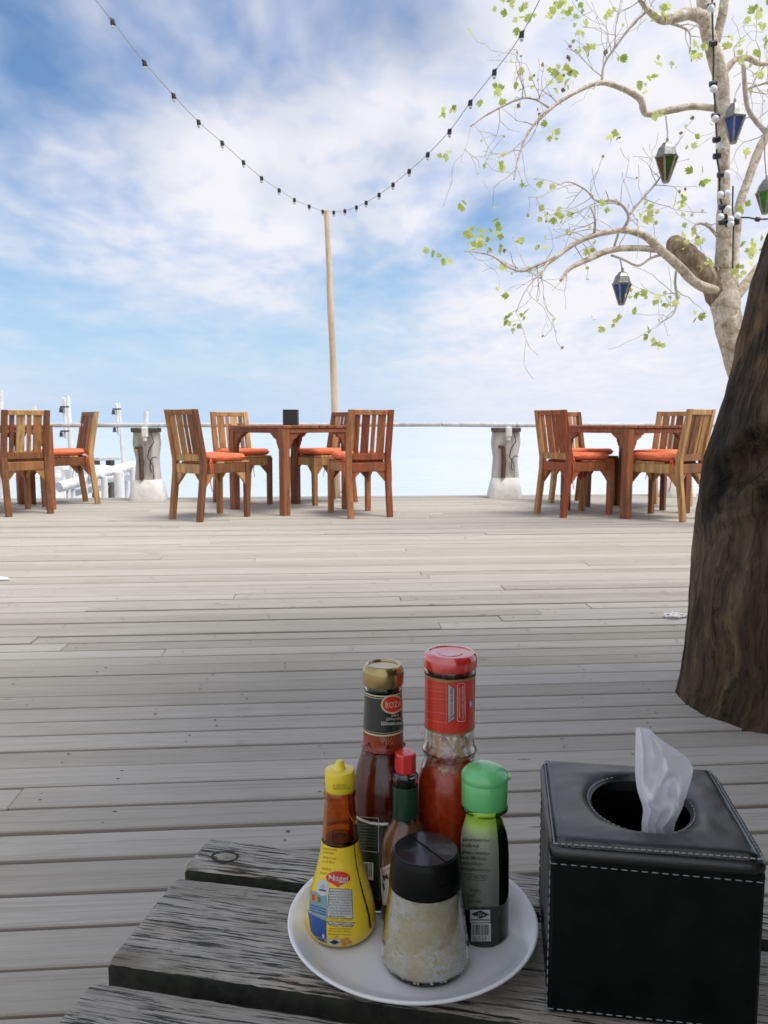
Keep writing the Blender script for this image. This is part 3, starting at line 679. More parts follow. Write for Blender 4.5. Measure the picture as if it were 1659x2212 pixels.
# ------------------------------------------------------------------ hexagonal tin lanterns in the tree
def lantern(px, ytop, ybot, Y, panes, label, hang, yaw=0.0):
    a, b = P(px, ytop, Y), P(px, ybot, Y); h = a.z-b.z
    top = empty('lantern', tuple(b)); tag(top, label, 'lantern', 'glass lanterns hanging in the tree')
    rw = h*.285; zs = h*.64                            # widest radius and its height
    def ring(r, z, k0=0.0): return [Vector((b.x+r*math.cos(R(60*k+yaw)+k0), b.y+r*math.sin(R(60*k+yaw)+k0), b.z+z)) for k in range(6)]
    m = MB()
    levels = [(.02*h, h*1.03), (rw*.42, h*1.0), (rw*.46, h*.965), (rw*.78, h*.86), (rw*1.0, zs+.03*h), (rw*1.14, zs+.01*h), (rw*1.14, zs-.012*h), (rw*.9, zs-.012*h)]
    vs = []; 
    for r, z in levels: vs += ring(r, z)
    m.add(vs, [[i*6+k, i*6+(k+1) % 6, (i+1)*6+(k+1) % 6, (i+1)*6+k] for i in range(len(levels)-1) for k in range(6)]+[list(range(6))])
    wtol(m.build('cap', TIN), top)
    m = MB(); A, B = ring(rw*.98, zs-.012*h), ring(rw*.25, .02*h)
    for k in range(6): m.beam(A[k], B[k], .012, .012, .002)
    for k in range(6): m.beam(B[k], B[(k+1) % 6], .010, .012, .002); m.beam(A[k], A[(k+1) % 6], .010, .010, .002)
    m.add(ring(rw*.3, .0)+ring(rw*.3, .02*h), [[0, 1, 2, 3, 4, 5], [6, 7, 8, 9, 10, 11]]+[[k, (k+1) % 6, 6+(k+1) % 6, 6+k] for k in range(6)])
    wtol(m.build('frame', BRASSRIB), top)
    A, B = ring(rw*.93, zs-.015*h), ring(rw*.23, .025*h); A2, B2 = ring(rw*.90, zs-.015*h), ring(rw*.20, .025*h)
    for k in range(6):
        m = MB(); k2 = (k+1) % 6
        m.add([A[k], A[k2], B[k2], B[k], A2[k], A2[k2], B2[k2], B2[k]], [[0, 1, 2, 3], [7, 6, 5, 4], [0, 4, 5, 1], [1, 5, 6, 2], [2, 6, 7, 3], [3, 7, 4, 0]])
        wtol(m.build('pane', panes[k % len(panes)]), top)
    hp = [Vector((b.x, b.y, b.z+h*1.02))] + [P(x, y, Yh) for x, y, Yh in hang]
    m = MB(); m.tube(hp, .005, 6); m.tube([hp[0]+Vector((0, 0, -.01)), hp[0]+Vector((0, 0, .025))], .010, 8); wtol(m.build('hanger', GREYCABLE), top)
    return top
lantern(1438, 309, 395, 5.75, [GREENPANE, AMBERPANE], 'tin lantern with green and amber panes hanging clear of the trunk', [(1442, 285, 5.78), (1438, 250, 5.8)], 0)
lantern(1583.5, 224, 310, 5.60, [BLUEPANE], 'larger blue paned lantern hanging against the upper tree trunk', [(1588, 205, 5.8), (1600, 180, 5.9)], 8)
lantern(1342, 588, 659, 5.75, [BLUEPANE], 'small blue paned lantern hanging lowest, alone under the long branch', [(1342, 571, 5.7), (1340, 561, 5.7)], 0)
lantern(1652, 389, 463, 6.2, [BRIGHTGREEN, BRIGHTGREEN, AMBERPANE], 'lantern with bright green pane cut by the right picture edge', [(1652, 340, 6.2), (1652, 290, 6.2)], 20)

# ------------------------------------------------------------------ bleached jetty and posts beyond the deck, on the left
def J(cx, cy, Y): return P(cx*.2279, 810+.2279*cy, Y)  # from the enlarged picture of that corner
def beam_log(name, label, cat, a, b, r, group=None, mat=None, n=10):
    m = MB(); pts = [Vector(a).lerp(Vector(b), i/8) for i in range(9)]
    m.tube(pts, [r*(1+.06*math.sin(i*2.1)) for i in range(9)], n, wob=.12, seed=int(a[0]*10))
    return m.build(name, mat or BLEACHED, angle=50)
jet = empty('jetty_fence', tuple(J(1100, 950, 10.2))); jet.location.z = -2.2; tag(jet, 'bleached white log balustrade descending behind the left rail post', 'jetty fence')
wtol(beam_log('top_rail', None, None, J(870, 950, 9.9), J(1330, 850, 11.0), .065), jet)
wtol(beam_log('lower_rail', None, None, J(560, 1065, 9.6), J(880, 975, 10.1), .065), jet)
wtol(beam_log('lower_rail', None, None, J(700, 1120, 9.9), J(1010, 1060, 10.3), .04), jet)
wtol(beam_log('lower_rail', None, None, J(1000, 985, 10.5), J(1330, 965, 11.2), .045), jet)
for cx, w, yt, Y in [(985, 60, 960, 10.0), (1128, 92, 920, 10.3), (1262, 74, 870, 10.7), (690, 40, 1070, 9.8), (805, 50, 1030, 9.9), (1190, 40, 930, 10.9), (640, 34, 1060, 9.7), (1420, 70, 860, 11.2)]:
    a = J(cx, yt, Y); m = MB(); r = w*.2279/2*Y/FPX
    m.tube([Vector((a.x, a.y, -2.4+(a.z+2.4)*i/8)) for i in range(9)], r, 12, wob=.16, seed=cx)
    wtol(m.build('post', BLEACHED, angle=50), jet)
pier = empty('pier', tuple(J(700, 900, 12.5))); pier.location.z = -2.2; tag(pier, 'low bleached plank pier with benches beyond the left chairs', 'pier')
m = MB()
for k in range(12):
    a = J(-200, 1150, 11.0); m.box((-6.6+.02*(k % 2), 10.6+.16*k, -.86), (5.4, .15, .05), .006)
wtol(m.build('pier_deck', BLEACHED), pier)
m = MB()
for x in (-9.0, -7.6, -6.2, -4.8):
    for yy in (10.7, 12.3): m.tube([(x, yy, -2.5), (x, yy, -.89)], .08, 10, wob=.1, seed=int(x*5))
wtol(m.build('pile', BLEACHED, angle=50), pier)
def bench(cx0, cx1, cy, Y, legs, mat, label):
    a, b = J(cx0, cy, Y), J(cx1, cy-6, Y+.5)
    t = empty('bench', ((a.x+b.x)/2, (a.y+b.y)/2, -.83)); tag(t, label, 'bench', 'bleached benches on the pier')
    m = MB(); m.beam(a, b, .34, .06, .01); wtol(m.build('seat', mat), t)
    for u in legs:
        q = a.lerp(b, u); m = MB(); m.box((q.x, q.y, (q.z-.03-.83)/2), (.09, .22, abs(q.z-.03+.83)), .008); wtol(m.build('leg', DARKWOOD if mat is RAILGREY else BLEACHED), t)
bench(870, 1080, 795, 14.0, (.15, .82), RAILGREY, 'grey bench seat seen far out behind the slope of the fence')
bench(560, 1010, 880, 12.2, (.1, .5, .9), BLEACHED, 'long white bench on the pier between the brown chairs and the rail post')
bench(-60, 560, 960, 11.6, (.1, .45, .9), BLEACHED, 'white bench on the pier seen under the left table')
def lamp_post(cx, cyt, Y, lean, plank, label, lamps, w):
    a = J(cx, cyt, Y); b = J(cx+lean, 880, Y); b = a.lerp(b, (a.z+2.3)/max(.1, a.z-b.z))
    t = empty('jetty_post', tuple(b)); tag(t, label, 'post', 'bleached posts standing in the sea at left'); r = w*.2279/2*Y/FPX
    m = MB(); m.tube([b.lerp(a, i/10) for i in range(11)], r, 12, wob=.12, seed=cx); wtol(m.build('post', BLEACHED, angle=50), t)
    if plank:
        px0, pt, pb, pw = plank; c, d = J(px0, pt, Y-.12), J(px0+18, pb, Y-.12); m = MB(); m.beam(c, d, pw*.2279*Y/FPX, .05, .006, 0, (0, 1, 0)); wtol(m.build('plank', BLEACHED), t)
    for lx, ly in lamps:
        p = J(lx, ly, Y-.16); m = MB(); s = .036
        m.lathe([(0, s*1.2), (s*.3, s*1.0), (s*.35, s*.5), (s*.6, s*.3), (s*.6, -s*.8), (s*.9, -s*1.0), (s*.7, -s*1.2), (0, -s*1.2)], 10, 0, p); m.box(p+Vector((.05, 0, s*.9)), (.12, .02, .02), .003)
        wtol(m.build('lamp', BLACKMETAL, angle=50), t)
lamp_post(640, 196, 11.0, 40, (605, 215, 600, 26), 'white twin timber post with two black lamps, taller of the middle pair', [(577, 325), (580, 555)], 46)
lamp_post(1125, 262, 11.6, 46, (1105, 270, 570, 18), 'slender white leaning post with two small black lamps', [(1075, 345), (1085, 512)], 30)
lamp_post(1384, 345, 12.0, 8, None, 'short pale post top showing just above the rail beside the driftwood slab', [], 44)
lamp_post(8, 140, 11.0, 10, None, 'pale post cut by the left edge of the picture', [], 40)
lamp_post(332, 292, 12.5, 4, None, 'stubby brownish post top above the leftmost chair back', [], 28)

# ------------------------------------------------------------------ teak chairs and tables
def make_chair(wood, label, group, slat_w=(.070, .036, .070, .040)):
    """faces +X; the origin is on the floor under the seat's middle"""
    t = empty('dining_chair'); tag(t, label, 'chair', group)
    hw = .20
    for s in (-1, 1):
        m = MB(); y = s*(hw-.0225)                      # rear post: foot, seat bend, leaning back
        m.prism([(-.30, 0), (-.258, 0), (-.205, .40), (-.205, .50), (-.285, .905), (-.318, .905), (-.25, .50), (-.252, .40)], y-.0225, y+.0225)
        m.build('rear_post', wood, t)
        m = MB(); m.prism([(.208, 0), (.244, 0), (.252, .40), (.252, .462), (.206, .462), (.206, .40)], y-.0225, y+.0225)
        m.build('leg', wood, t)
        for (xa, xb, sg) in ((.206, .115, 1), (-.207, -.115, -1)):   # corner brackets under the side aprons
            m = MB(); m.prism([(xa, .384), (xb, .384), (xb+.018*sg, .372), (xa, .285)], y-.011, y+.011); m.build('corner_bracket', wood, t)
    for x in (.229, -.229):                             # brackets under front and rear aprons
        for s in (-1, 1):
            m = MB(); ya, yb = s*(hw-.045), s*(hw-.125)
            vs = [(x-.011, ya, .384), (x-.011, yb, .384), (x-.011, yb+.015*s, .372), (x-.011, ya, .30), (x+.011, ya, .384), (x+.011, yb, .384), (x+.011, yb+.015*s, .372), (x+.011, ya, .30)]
            m.add(vs, [[0, 1, 2, 3], [7, 6, 5, 4], [0, 4, 5, 1], [1, 5, 6, 2], [2, 6, 7, 3], [3, 7, 4, 0]]); m.build('corner_bracket', wood, t)
    m = MB()
    for s in (-1, 1): m.box((.003, s*(hw-.0225), .424), (.402, .030, .078), .004)
    m.box((.229, 0, .424), (.034, 2*hw-.092, .076), .004); m.box((-.229, 0, .424), (.034, 2*hw-.092, .076), .004)
    m.build('apron', wood, t)
    m = MB()
    for k in range(5): m.box((-.152+.0895*k, 0, .4715), (.084, 2*hw-.03+(.02 if k > 0 else -.07), .016), .004)
    m.build('seat', wood, t)
    def bx(z): return -.2275-.0705*(z-.50)/.405-.001      # the lean of the back
    m = MB(); w = 2*hw-.0925
    m.beam((bx(.882), -w/2, .882), (bx(.882), w/2, .882), .026, .044, .004)
    m.beam((bx(.515), -w/2, .515), (bx(.515), w/2, .515), .026, .058, .004)
    tot = sum(slat_w); gp = (w-tot)/(len(slat_w)+1); yy = -w/2
    for sw in slat_w:
        yy += gp + sw/2
        a, b = Vector((bx(.545), yy, .543)), Vector((bx(.862), yy, .861))
        m.beam(a, b, .013, sw, .003, 0, (0, 1, 0)); yy += sw/2
    m.build('backrest', wood, t)
    # cushion: a soft pad with piping round its edge and tie strings at the back corners
    cu = MB()
    def pad(sgn):
        def fn(u, v):
            x, y = (u-.5)*2, (v-.5)*2; e = max(abs(x), abs(y)); q = (abs(x)**6+abs(y)**6)**(1/6) or 1e-9
            k = max(abs(x), abs(y))/q if q > 1e-6 else 1
            X, Y_ = x*k*.222, y*k*.200
            z = .511 + sgn*.031*(1-e**14)**.5 + (.004*mn.noise(Vector((x*2, y*2, sgn))) if sgn > 0 else 0)
            return (X+.020, Y_, z)
        return fn
    cu.grid(pad(1), 20, 20); cu.grid(pad(-1), 20, 20)
    c = cu.build('cushion', CUSHION, t, angle=0)
    for o_ in (c,):
        bm = bmesh.new(); bm.from_mesh(o_.data); bmesh.ops.remove_doubles(bm, verts=bm.verts, dist=.0004); bmesh.ops.recalc_face_normals(bm, faces=bm.faces); bm.to_mesh(o_.data); bm.free()
    for s in (-1, 1):
        m = MB(); y = s*.195
        m.tube([(-.17, y*.98, .50), (-.20, y*1.10, .475), (-.19, y*1.14, .40), (-.20, y*1.13, .32), (-.185, y*1.15, .24)], [.006, .005, .0045, .004, .003], 6)
        m.tube([(-.17, y*.98, .50), (-.185, y*1.13, .48), (-.175, y*1.15, .42), (-.178, y*1.13, .36)], [.006, .005, .004, .003], 6)
        m.build('tie_string', TIE, c, angle=0)
    return t
proto = make_chair(TEAK, 'teak chair in front of the driftwood slab post, its back turned left, orange cushion', 'teak dining chairs')
def chair(x, y, hd, label, wood=None, first=[True]):
    o = proto if first[0] else copy_tree(proto); first[0] = False
    o.location = (x, y, 0); o.rotation_euler = (0, 0, R(hd)); o['label'] = label
    rj = random.Random(label)
    for ch in o.children:
        if ch.name.startswith('cushion'): ch.location = (rj.uniform(-.008, .008), rj.uniform(-.008, .008), rj.uniform(-.001, .004)); ch.rotation_euler = (rj.uniform(-.015, .015), rj.uniform(-.02, .01), rj.uniform(-.06, .06)); ch.scale = (1, 1, 1)
    if wood is not None:
        for ch in o.children:
            if ch.name.split('.')[0] != 'cushion': ch.data = wood[ch.data.name] if ch.data.name in wood else ch.data
    return o
redmesh = {}
def redden():
    for ch in proto.children:
        if ch.name.split('.')[0] == 'cushion': continue
        me = ch.data.copy(); me.materials[0] = REDTEAK; redmesh[ch.data.name] = me
redden()
chair(-1.45, 6.72, 51.5, 'teak chair facing away to the right, nearest the left driftwood post, cushion strings hanging')
chair(-.222, 6.955, 113, 'reddish slatted chair with its back to us, right of the black box table', redmesh)
chair(-1.40, 7.92, 305, 'chair with golden middle slat facing us behind the left end of the centre table')
chair(-.62, 7.99, 222, 'chair half hidden behind the reddish chair, at the foot of the tall pole')
chair(1.68, 6.98, 27, 'brown chair at the left of the right hand table, bright orange edge post', redmesh)
chair(1.97, 7.83, 300, 'chair mostly hidden behind the left chair of the right hand table')
chair(2.365, 6.72, 130, 'light brown chair with its back to us, partly cut off by the dark log')
chair(2.60, 7.56, 222, 'chair at the far side of the right hand table, beyond the light brown one')
chair(-3.27, 7.09, 135, 'worn chair at the left picture edge with mixed dark and golden slats')
chair(-3.16, 7.83, 219, 'brown chair seen from its side with orange seat facing left, beside the bleached pier')

def make_table():
    """square; origin on the floor under the middle"""
    t = empty('dining_table'); h = .40
    for sx in (-1, 1):
        for sy in (-1, 1):
            m = MB(); m.box((sx*(h-.035), sy*(h-.035), .374), (.070, .070, .748), .004); m.build('leg', TABLEWOOD, t)
            # scalloped brackets along both aprons
            sc = [(0, .708), (.128, .708), (.124, .698), (.100, .690), (.092, .672), (.070, .664), (.046, .650), (.042, .622), (.030, .606), (.026, .585), (.010, .572), (0, .570)]
            for ax in (0, 1):
                m = MB()
                if ax == 0: m.prism([(sx*(h-.07-x), z) for x, z in sc], sy*(h-.025)-.012, sy*(h-.025)+.012)
                else: m.prism([(sy*(h-.07-x), z) for x, z in sc], -.012, .012, 0, Matrix.Translation((sx*(h-.025), 0, 0)) @ Matrix.Rotation(math.pi/2, 4, 'Z'))
                m.build('bracket', TABLEWOOD, t)
    m = MB()
    for s in (-1, 1): m.box((0, s*(h-.02), .7285), (2*h-.142, .032, .039), .004); m.box((s*(h-.02), 0, .7285), (.032, 2*h-.142, .039), .004)
    m.build('apron', TABLEWOOD, t)
    m = MB(); n = 8; w = 2*h/n
    for k in range(n): m.box((-h+w*(k+.5), 0, .7615), (w-.005, 2*h+.012, .024), .004)
    m.build('tabletop', TABLEWOOD, t)
    return t
tb = make_table()
def table(x, y, rz, label, first=[True]):
    o = tb if first[0] else copy_tree(tb); first[0] = False
    o.location = (x, y, 0); o.rotation_euler = (0, 0, R(rz)); tag(o, label, 'table', 'square teak tables by the rail'); return o
def corner(x, y, hd): a = R(hd+45); return (x+.53*math.cos(a), y+.53*math.sin(a))   # centre from the nearest corner
table(*corner(-.855, 6.85, 46), 46, 'red brown square table with a black box standing on it')
table(*corner(2.03, 6.67, 30), 30, 'square table at the right, bare top, between four chairs')
table(*corner(-3.60, 6.82, 44), 44, 'square table at the left picture edge behind the worn chair')

bx = MB(); q = P(628.5, 915, 7.45); bx.box((q.x, q.y, .7755+.066), (.135, .135, .132), .006); bx.box((q.x, q.y, .7755+.136), (.139, .139, .012), .005); bx.box((q.x-.02, q.y-.0685, .7755+.06), (.003, .003, .12), .001)
FARBOX = simple('far_black_leather', (.022, .026, .024), .45)
o = bx.build('tissue_box', FARBOX); o.rotation_euler = (0, 0, 0)
tag(o, 'small black box far off on the centre table top', 'tissue box')

# ------------------------------------------------------------------ foreground table
TZ = .33
ft = empty('low_table', (-.20, .864, 0), R(-11.6)); tag(ft, 'low weathered plank table in the foreground, boards cracked and grey', 'table')
def board(y0, y1, ln, seed):
    """a worn plank: local x along the grain, its top at TZ, from y0 (far) to y1 (near)"""
    th = .026; n = 150; cross = 14; w = y0-y1; vs = []
    def sec(i):
        x = ln*i/n; out = []
        j0 = .0016*mn.noise(Vector((x*26, seed*5, 0))) + .0012*mn.noise(Vector((x*90, seed*5, 2)))
        j1 = .0018*mn.noise(Vector((x*24, seed*5, 7))) + .0014*mn.noise(Vector((x*95, seed*5, 9)))
        xo = .0018*mn.noise(Vector((seed*3, 0, 4)))
        for k in range(cross+1):
            u = k/cross; e = min(u, 1-u)*w; y = y0+j0+(y1+j1-y0-j0)*u
            z = TZ - (.0035*(1-min(1, e/.005))**2) + .0007*mn.noise(Vector((x*14, y*120, seed)))
            if i in (0, n): z -= .003
            out.append((x+(.0022*mn.noise(Vector((seed, y*160, 1))) if i == 0 else 0), y, z))
        out.append((x, y1+j1*.6+.0006, TZ-th)); out.append((x, y0+j0*.6-.0006, TZ-th)); return out
    rows = [sec(i) for i in [0, .35]+list(range(1, n+1))]; q = cross+3
    vs = [p for r in rows for p in r]
    fs = [[i*q+k, i*q+(k+1) % q, (i+1)*q+(k+1) % q, (i+1)*q+k] for i in range(len(rows)-1) for k in range(q)]
    fs += [list(range(q))[::-1], [(len(rows)-1)*q+k for k in range(q)]]
    m = MB(); m.add(vs, fs, 0, True)
    for i, f_ in enumerate(fs):                          # cut ends and edges: damp colour with their shade painted in
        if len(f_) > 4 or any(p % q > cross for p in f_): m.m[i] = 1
    o = m.build('board', [TABLETOP, TABLESIDE], ft, angle=50); return o
for i, (a, b) in enumerate([(0, -.0615), (-.079, -.2143), (-.239, -.374), (-.398, -.533), (-.556, -.69)]): board(a, b, 1.25, i+1)
for x in (.10, 1.15):
    m = MB(); m.box((x, -.345, TZ-.026-.022), (.06, .68, .042), .004); m.build('crossbeam', TABLETOP, ft)
    for y in (-.03, -.66): m = MB(); m.box((x, y-.005 if y > -.3 else y, (TZ-.07)/2-.001), (.058, .058, TZ-.070), .004); m.build('leg', TABLETOP, ft)
kq = ft.rotation_euler.to_matrix().inverted() @ (G(488.8, 1850.7, TZ)-Vector(ft.location))
m = MB(); m.lathe([(0, .0010), (.0045, .0016), (.0060, .0006), (.0075, -.0004)], 20, 0, (kq.x, kq.y, TZ+.0004)); m.lathe([(.0085, .0002), (.0098, .0008), (.0112, .0001)], 24, 1, (kq.x-.001, kq.y, TZ))
for i in range(len(m.v)): m.v[i].x = kq.x+(m.v[i].x-kq.x)*1.45
m.build('knot', [plain('knot_wood', (.30, .27, .21), .8, .3, 200), TABLESIDE], ft, angle=0)

# ------------------------------------------------------------------ plate
CERAMIC = simple('white_glaze', (.84, .85, .835), .22, coat=.3)
PX0, PY0 = .0258, .6805
pl = MB(); pl.lathe([(0, .003), (.060, .003), (.066, .0004), (.072, .0016), (.085, .0075), (.102, .0165), (.111, .0232), (.1126, .0249), (.1126, .0261), (.1110, .0267), (.108, .0252), (.098, .0165), (.089, .0108), (.080, .0084), (.06, .0079), (0, .0078)], 96, 0, (PX0, PY0, TZ))
tag(pl.build('plate', CERAMIC, angle=0), 'round white plate holding the bottles and the shaker', 'plate')
BZ = TZ+.0082

# ------------------------------------------------------------------ bottles: outlines measured in the enlarged picture (zx, zy)
def Z(zx, zy): return 594+.3897*zx, 1350.1+.3897*zy
class Bottle:
    def __init__(s, name, label, cat, zx, Y, outline, group='sauce bottles on the plate'):
        px, _ = Z(zx, 1300); py = Z(zx, sum(o[0] for o in outline)/len(outline))[1]
        s.c = P(px, py, Y); s.c.z = BZ; s.Y = Y
        s.t = empty(name, tuple(s.c)); tag(s.t, label, cat, group)
        s.prof = [s.m(zy, w) for zy, w in outline]                 # (r, h), from the top down
        s.prof.sort(key=lambda q: q[1])
    def m(s, zy, w):
        py = Z(0, zy)[1]; a = P(829.5, py, s.Y); b = P(829.5+w*.3897/2, py, s.Y)
        return (b.x-a.x, a.z-BZ)
    def r(s, h):
        p = s.prof
        if h <= p[0][1]: return p[0][0]
        for (r0, h0), (r1, h1) in zip(p[:-1], p[1:]):
            if h <= h1: return r0+(r1-r0)*(h-h0)/max(1e-9, h1-h0)
        return p[-1][0]
    def hit(s, zx, zy, off):
        px, py = Z(zx, zy); d = ray(px, py); o = Vector((0, 0, CAM_Z))
        t0 = (s.c.y-.06)/d.y; t1 = s.c.y/d.y; best = (1e9, None); q = None
        for i in range(121):
            p = o+d*(t0+(t1-t0)*i/120); rad = math.hypot(p.x-s.c.x, p.y-s.c.y); gap = rad-(s.r(p.z-BZ)+off)
            if gap < best[0]: best = (gap, p)
            if gap <= 0: q = p; break
        p = q or best[1]; a = math.atan2(p.y-s.c.y, p.x-s.c.x); rr = s.r(p.z-BZ)+off
        return (rr*math.cos(a), rr*math.sin(a), p.z-BZ)
    def put(s, m, name, mats, parent=None, angle=40):
        o = m.build(name, mats, parent or s.t, angle=angle); return o
    def poly(s, m, pts, off, mi=0, rings=4):
        """an outline in enlarged-picture coordinates laid on the bottle's surface"""
        dense = []
        for a, b in zip(pts, pts[1:]+pts[:1]):
            n = max(1, int(math.hypot(a[0]-b[0], a[1]-b[1])/14))
            dense += [(a[0]+(b[0]-a[0])*k/n, a[1]+(b[1]-a[1])*k/n) for k in range(n)]
        cx = sum(p[0] for p in dense)/len(dense); cy = sum(p[1] for p in dense)/len(dense); n = len(dense)
        vs = [s.hit(cx, cy, off)]
        for j in range(1, rings+1):
            u = j/rings; vs += [s.hit(cx+(x-cx)*u, cy+(y-cy)*u, off) for x, y in dense]
        fs = [[0, 1+k, 1+(k+1) % n] for k in range(n)]
        for j in range(rings-1): fs += [[1+j*n+k, 1+(j+1)*n+k, 1+(j+1)*n+(k+1) % n, 1+j*n+(k+1) % n] for k in range(n)]
        m.add(vs, fs, mi, True)
    def rect(s, m, x0, y0, x1, y1, off, mi=0, sk=0.0):
        """sk: how far the right side drops, following the tilt of the print"""
        nx, ny = max(1, int(abs(x1-x0)/10)), max(1, int(abs(y1-y0)/14))
        m.grid(lambda u, v: s.hit(x0+(x1-x0)*u, y0+(y1-y0)*v+sk*u, off), nx, ny, mi)
    def line(s, m, pts, w, off, mi=0):
        for a, b in zip(pts[:-1], pts[1:]):
            dx, dy = b[0]-a[0], b[1]-a[1]; l = math.hypot(dx, dy) or 1; nx, ny = -dy/l*w/2, dx/l*w/2; n = max(1, int(l/12))
            m.grid(lambda u, v: s.hit(a[0]+dx*u+nx*(2*v-1), a[1]+dy*u+ny*(2*v-1), off), n, 1, mi)
    def text(s, m, txt, x, y, size, off, mi=0, rot=0.0, width=None, bold=0.0, shear=0.0, align='CENTER'):
        for v, f in text_faces(txt, size, rot, width, bold, shear, align):
            m.add([s.hit(x+a, y-b, off) for a, b in v], f, mi, True)
def text_faces(txt, size, rot=0, width=None, bold=0.0, shear=0.0, align='CENTER'):
    cu = bpy.data.curves.new('lettering', 'FONT'); cu.body = txt; cu.size = size; cu.align_x = align; cu.resolution_u = 2; cu.shear = shear
    if bold: cu.offset = bold*size
    ob = bpy.data.objects.new('lettering', cu); C.objects.link(ob)
    dg = bpy.context.evaluated_depsgraph_get(); me = bpy.data.meshes.new_from_object(ob.evaluated_get(dg))
    v = [(p.co.x, p.co.y-size*.35) for p in me.vertices]; f = [list(p.vertices) for p in me.polygons]
    bpy.data.objects.remove(ob); bpy.data.curves.remove(cu); bpy.data.meshes.remove(me)
    if not v: return []
    if width:
        x0, x1 = min(a for a, _ in v), max(a for a, _ in v); k = width/max(1e-6, x1-x0)
        v = [(a*k, b) for a, b in v]
    c, s_ = math.cos(rot), math.sin(rot)
    return [([(a*c-b*s_, a*s_+b*c) for a, b in v], f)]
def barcode(bt, m, x0, y0, x1, y1, off, mi, seed):
    rg = random.Random(seed); x = x0
    while x < x1:
        w = rg.choice((1.6, 2.4, 3.6)); bt.rect(m, x, y0, min(x+w, x1), y1, off, mi); x += w+rg.choice((1.8, 2.6, 3.6))

def glassmat(name, col, rough=.0):
    m, t, b = new_mat(name); setb(b, col=col, rough=rough, trans=1.0, ior=1.47); return m
CLEAR = glassmat('clear_glass', (.97, .985, .975))
AMBER = glassmat('amber_glass', (.86, .36, .06))
DKGREEN = glassmat('dark_green_glass', (.30, .48, .14))
def flat(name, col, rough=.35, **kw): return simple(name, col, rough, **kw)
INKK = flat('ink_black', (.018, .018, .016)); INKW = flat('ink_white', (.72, .72, .68)); INKBROWN = flat('ink_brown', (.22, .12, .02))
CREAM = flat('ink_cream', (.62, .55, .34)); RED = flat('ink_red', (.66, .035, .02)); PALERED = flat('ink_pale_red', (.70, .22, .16))
GREENLAB = flat('label_dark_green', (.010, .022, .016), .25, coat=.5); REDLAB = flat('label_red', (.62, .040, .022), .3, coat=.4)
GOLDINK = flat('ink_gold', (.30, .20, .06), .4); BLUEINK = flat('ink_blue', (.03, .09, .30)); SKYINK = flat('ink_grey_blue', (.20, .33, .38))
LIGHTBLUE = flat('ink_light_blue', (.24, .42, .70)); ORANGEINK = flat('ink_orange', (.62, .27, .06)); GREYINK = flat('ink_grey', (.42, .43, .42))
YELLOWLAB = flat('label_yellow', (.86, .62, .02), .3, coat=.4); YELLOWCAP = flat('yellow_cap', (.90, .70, .035), .32, sss=.1, coat=.4); GREENCAP = flat('green_cap', (.15, .58, .20), .30, sss=.1, coat=.7)
REDCAP = flat('red_cap', (.70, .022, .022), .25, coat=.8); REDLID = flat('red_lacquer_lid', (.66, .028, .022), .22, coat=1.0); GOLDLID = simple('gold_lid', (.40, .28, .085), .22, metal=.9, coat=.6)
for m_ in (REDLID, GOLDLID): m_.node_tree.nodes['Principled BSDF'].inputs['Coat IOR'].default_value = 2.0; m_.node_tree.nodes['Principled BSDF'].inputs['Coat Roughness'].default_value = .10
BLACKLID = plain('black_plastic', (.004, .0045, .0045), .34, .1, 80, .05, spec=.22)
BLACKTOP = simple('black_gloss_plastic', (.006, .0065, .0065), .30, coat=.5)
def sauce(name, a, c, sc=40):
    m, t, b = new_mat(name); n = NOISE(t, coords(t), sc, 5, .6, .5)
    L(t, RAMP(t, n, [(.35, a), (.68, c)]), b.inputs['Base Color']); setb(b, rough=.22, spec=.5, sss=.15); b.inputs['Subsurface Radius'].default_value = (.006, .0015, .0008)
    bump(t, b, n, .3, .002); return m
KETCHUP = sauce('ketchup', (.070, .003, .002), (.17, .008, .003)); CHILLI = sauce('chilli_sauce', (.56, .045, .010), (.76, .115, .022), 55)
SOY = simple('brown_sauce', (.030, .010, .004), .2); PEPPER = sauce('pepper_sauce', (.22, .085, .030), (.40, .19, .075), 90); DARKSOY = simple('dark_green_sauce', (.016, .040, .007), .2)
def smear(name, col, th):
    m, t, b = new_mat(name); co = coords(t); n = NOISE(t, MAP(t, co, (1, 1, .6)), 75, 6, .65, .6)
    setb(b, col=col, rough=.25, sss=.1); L(t, RAMP(t, n, [(th-.04, 0.0), (th+.05, .9)]), b.inputs['Alpha']); bump(t, b, n, .3, .001); return m
SMEAR_R = smear('orange_smear', (.80, .50, .28), .53); SMEAR_K = smear('ketchup_smear', (.62, .060, .018), .26); SMEAR_Y = smear('pale_residue', (.74, .42, .20), .44)

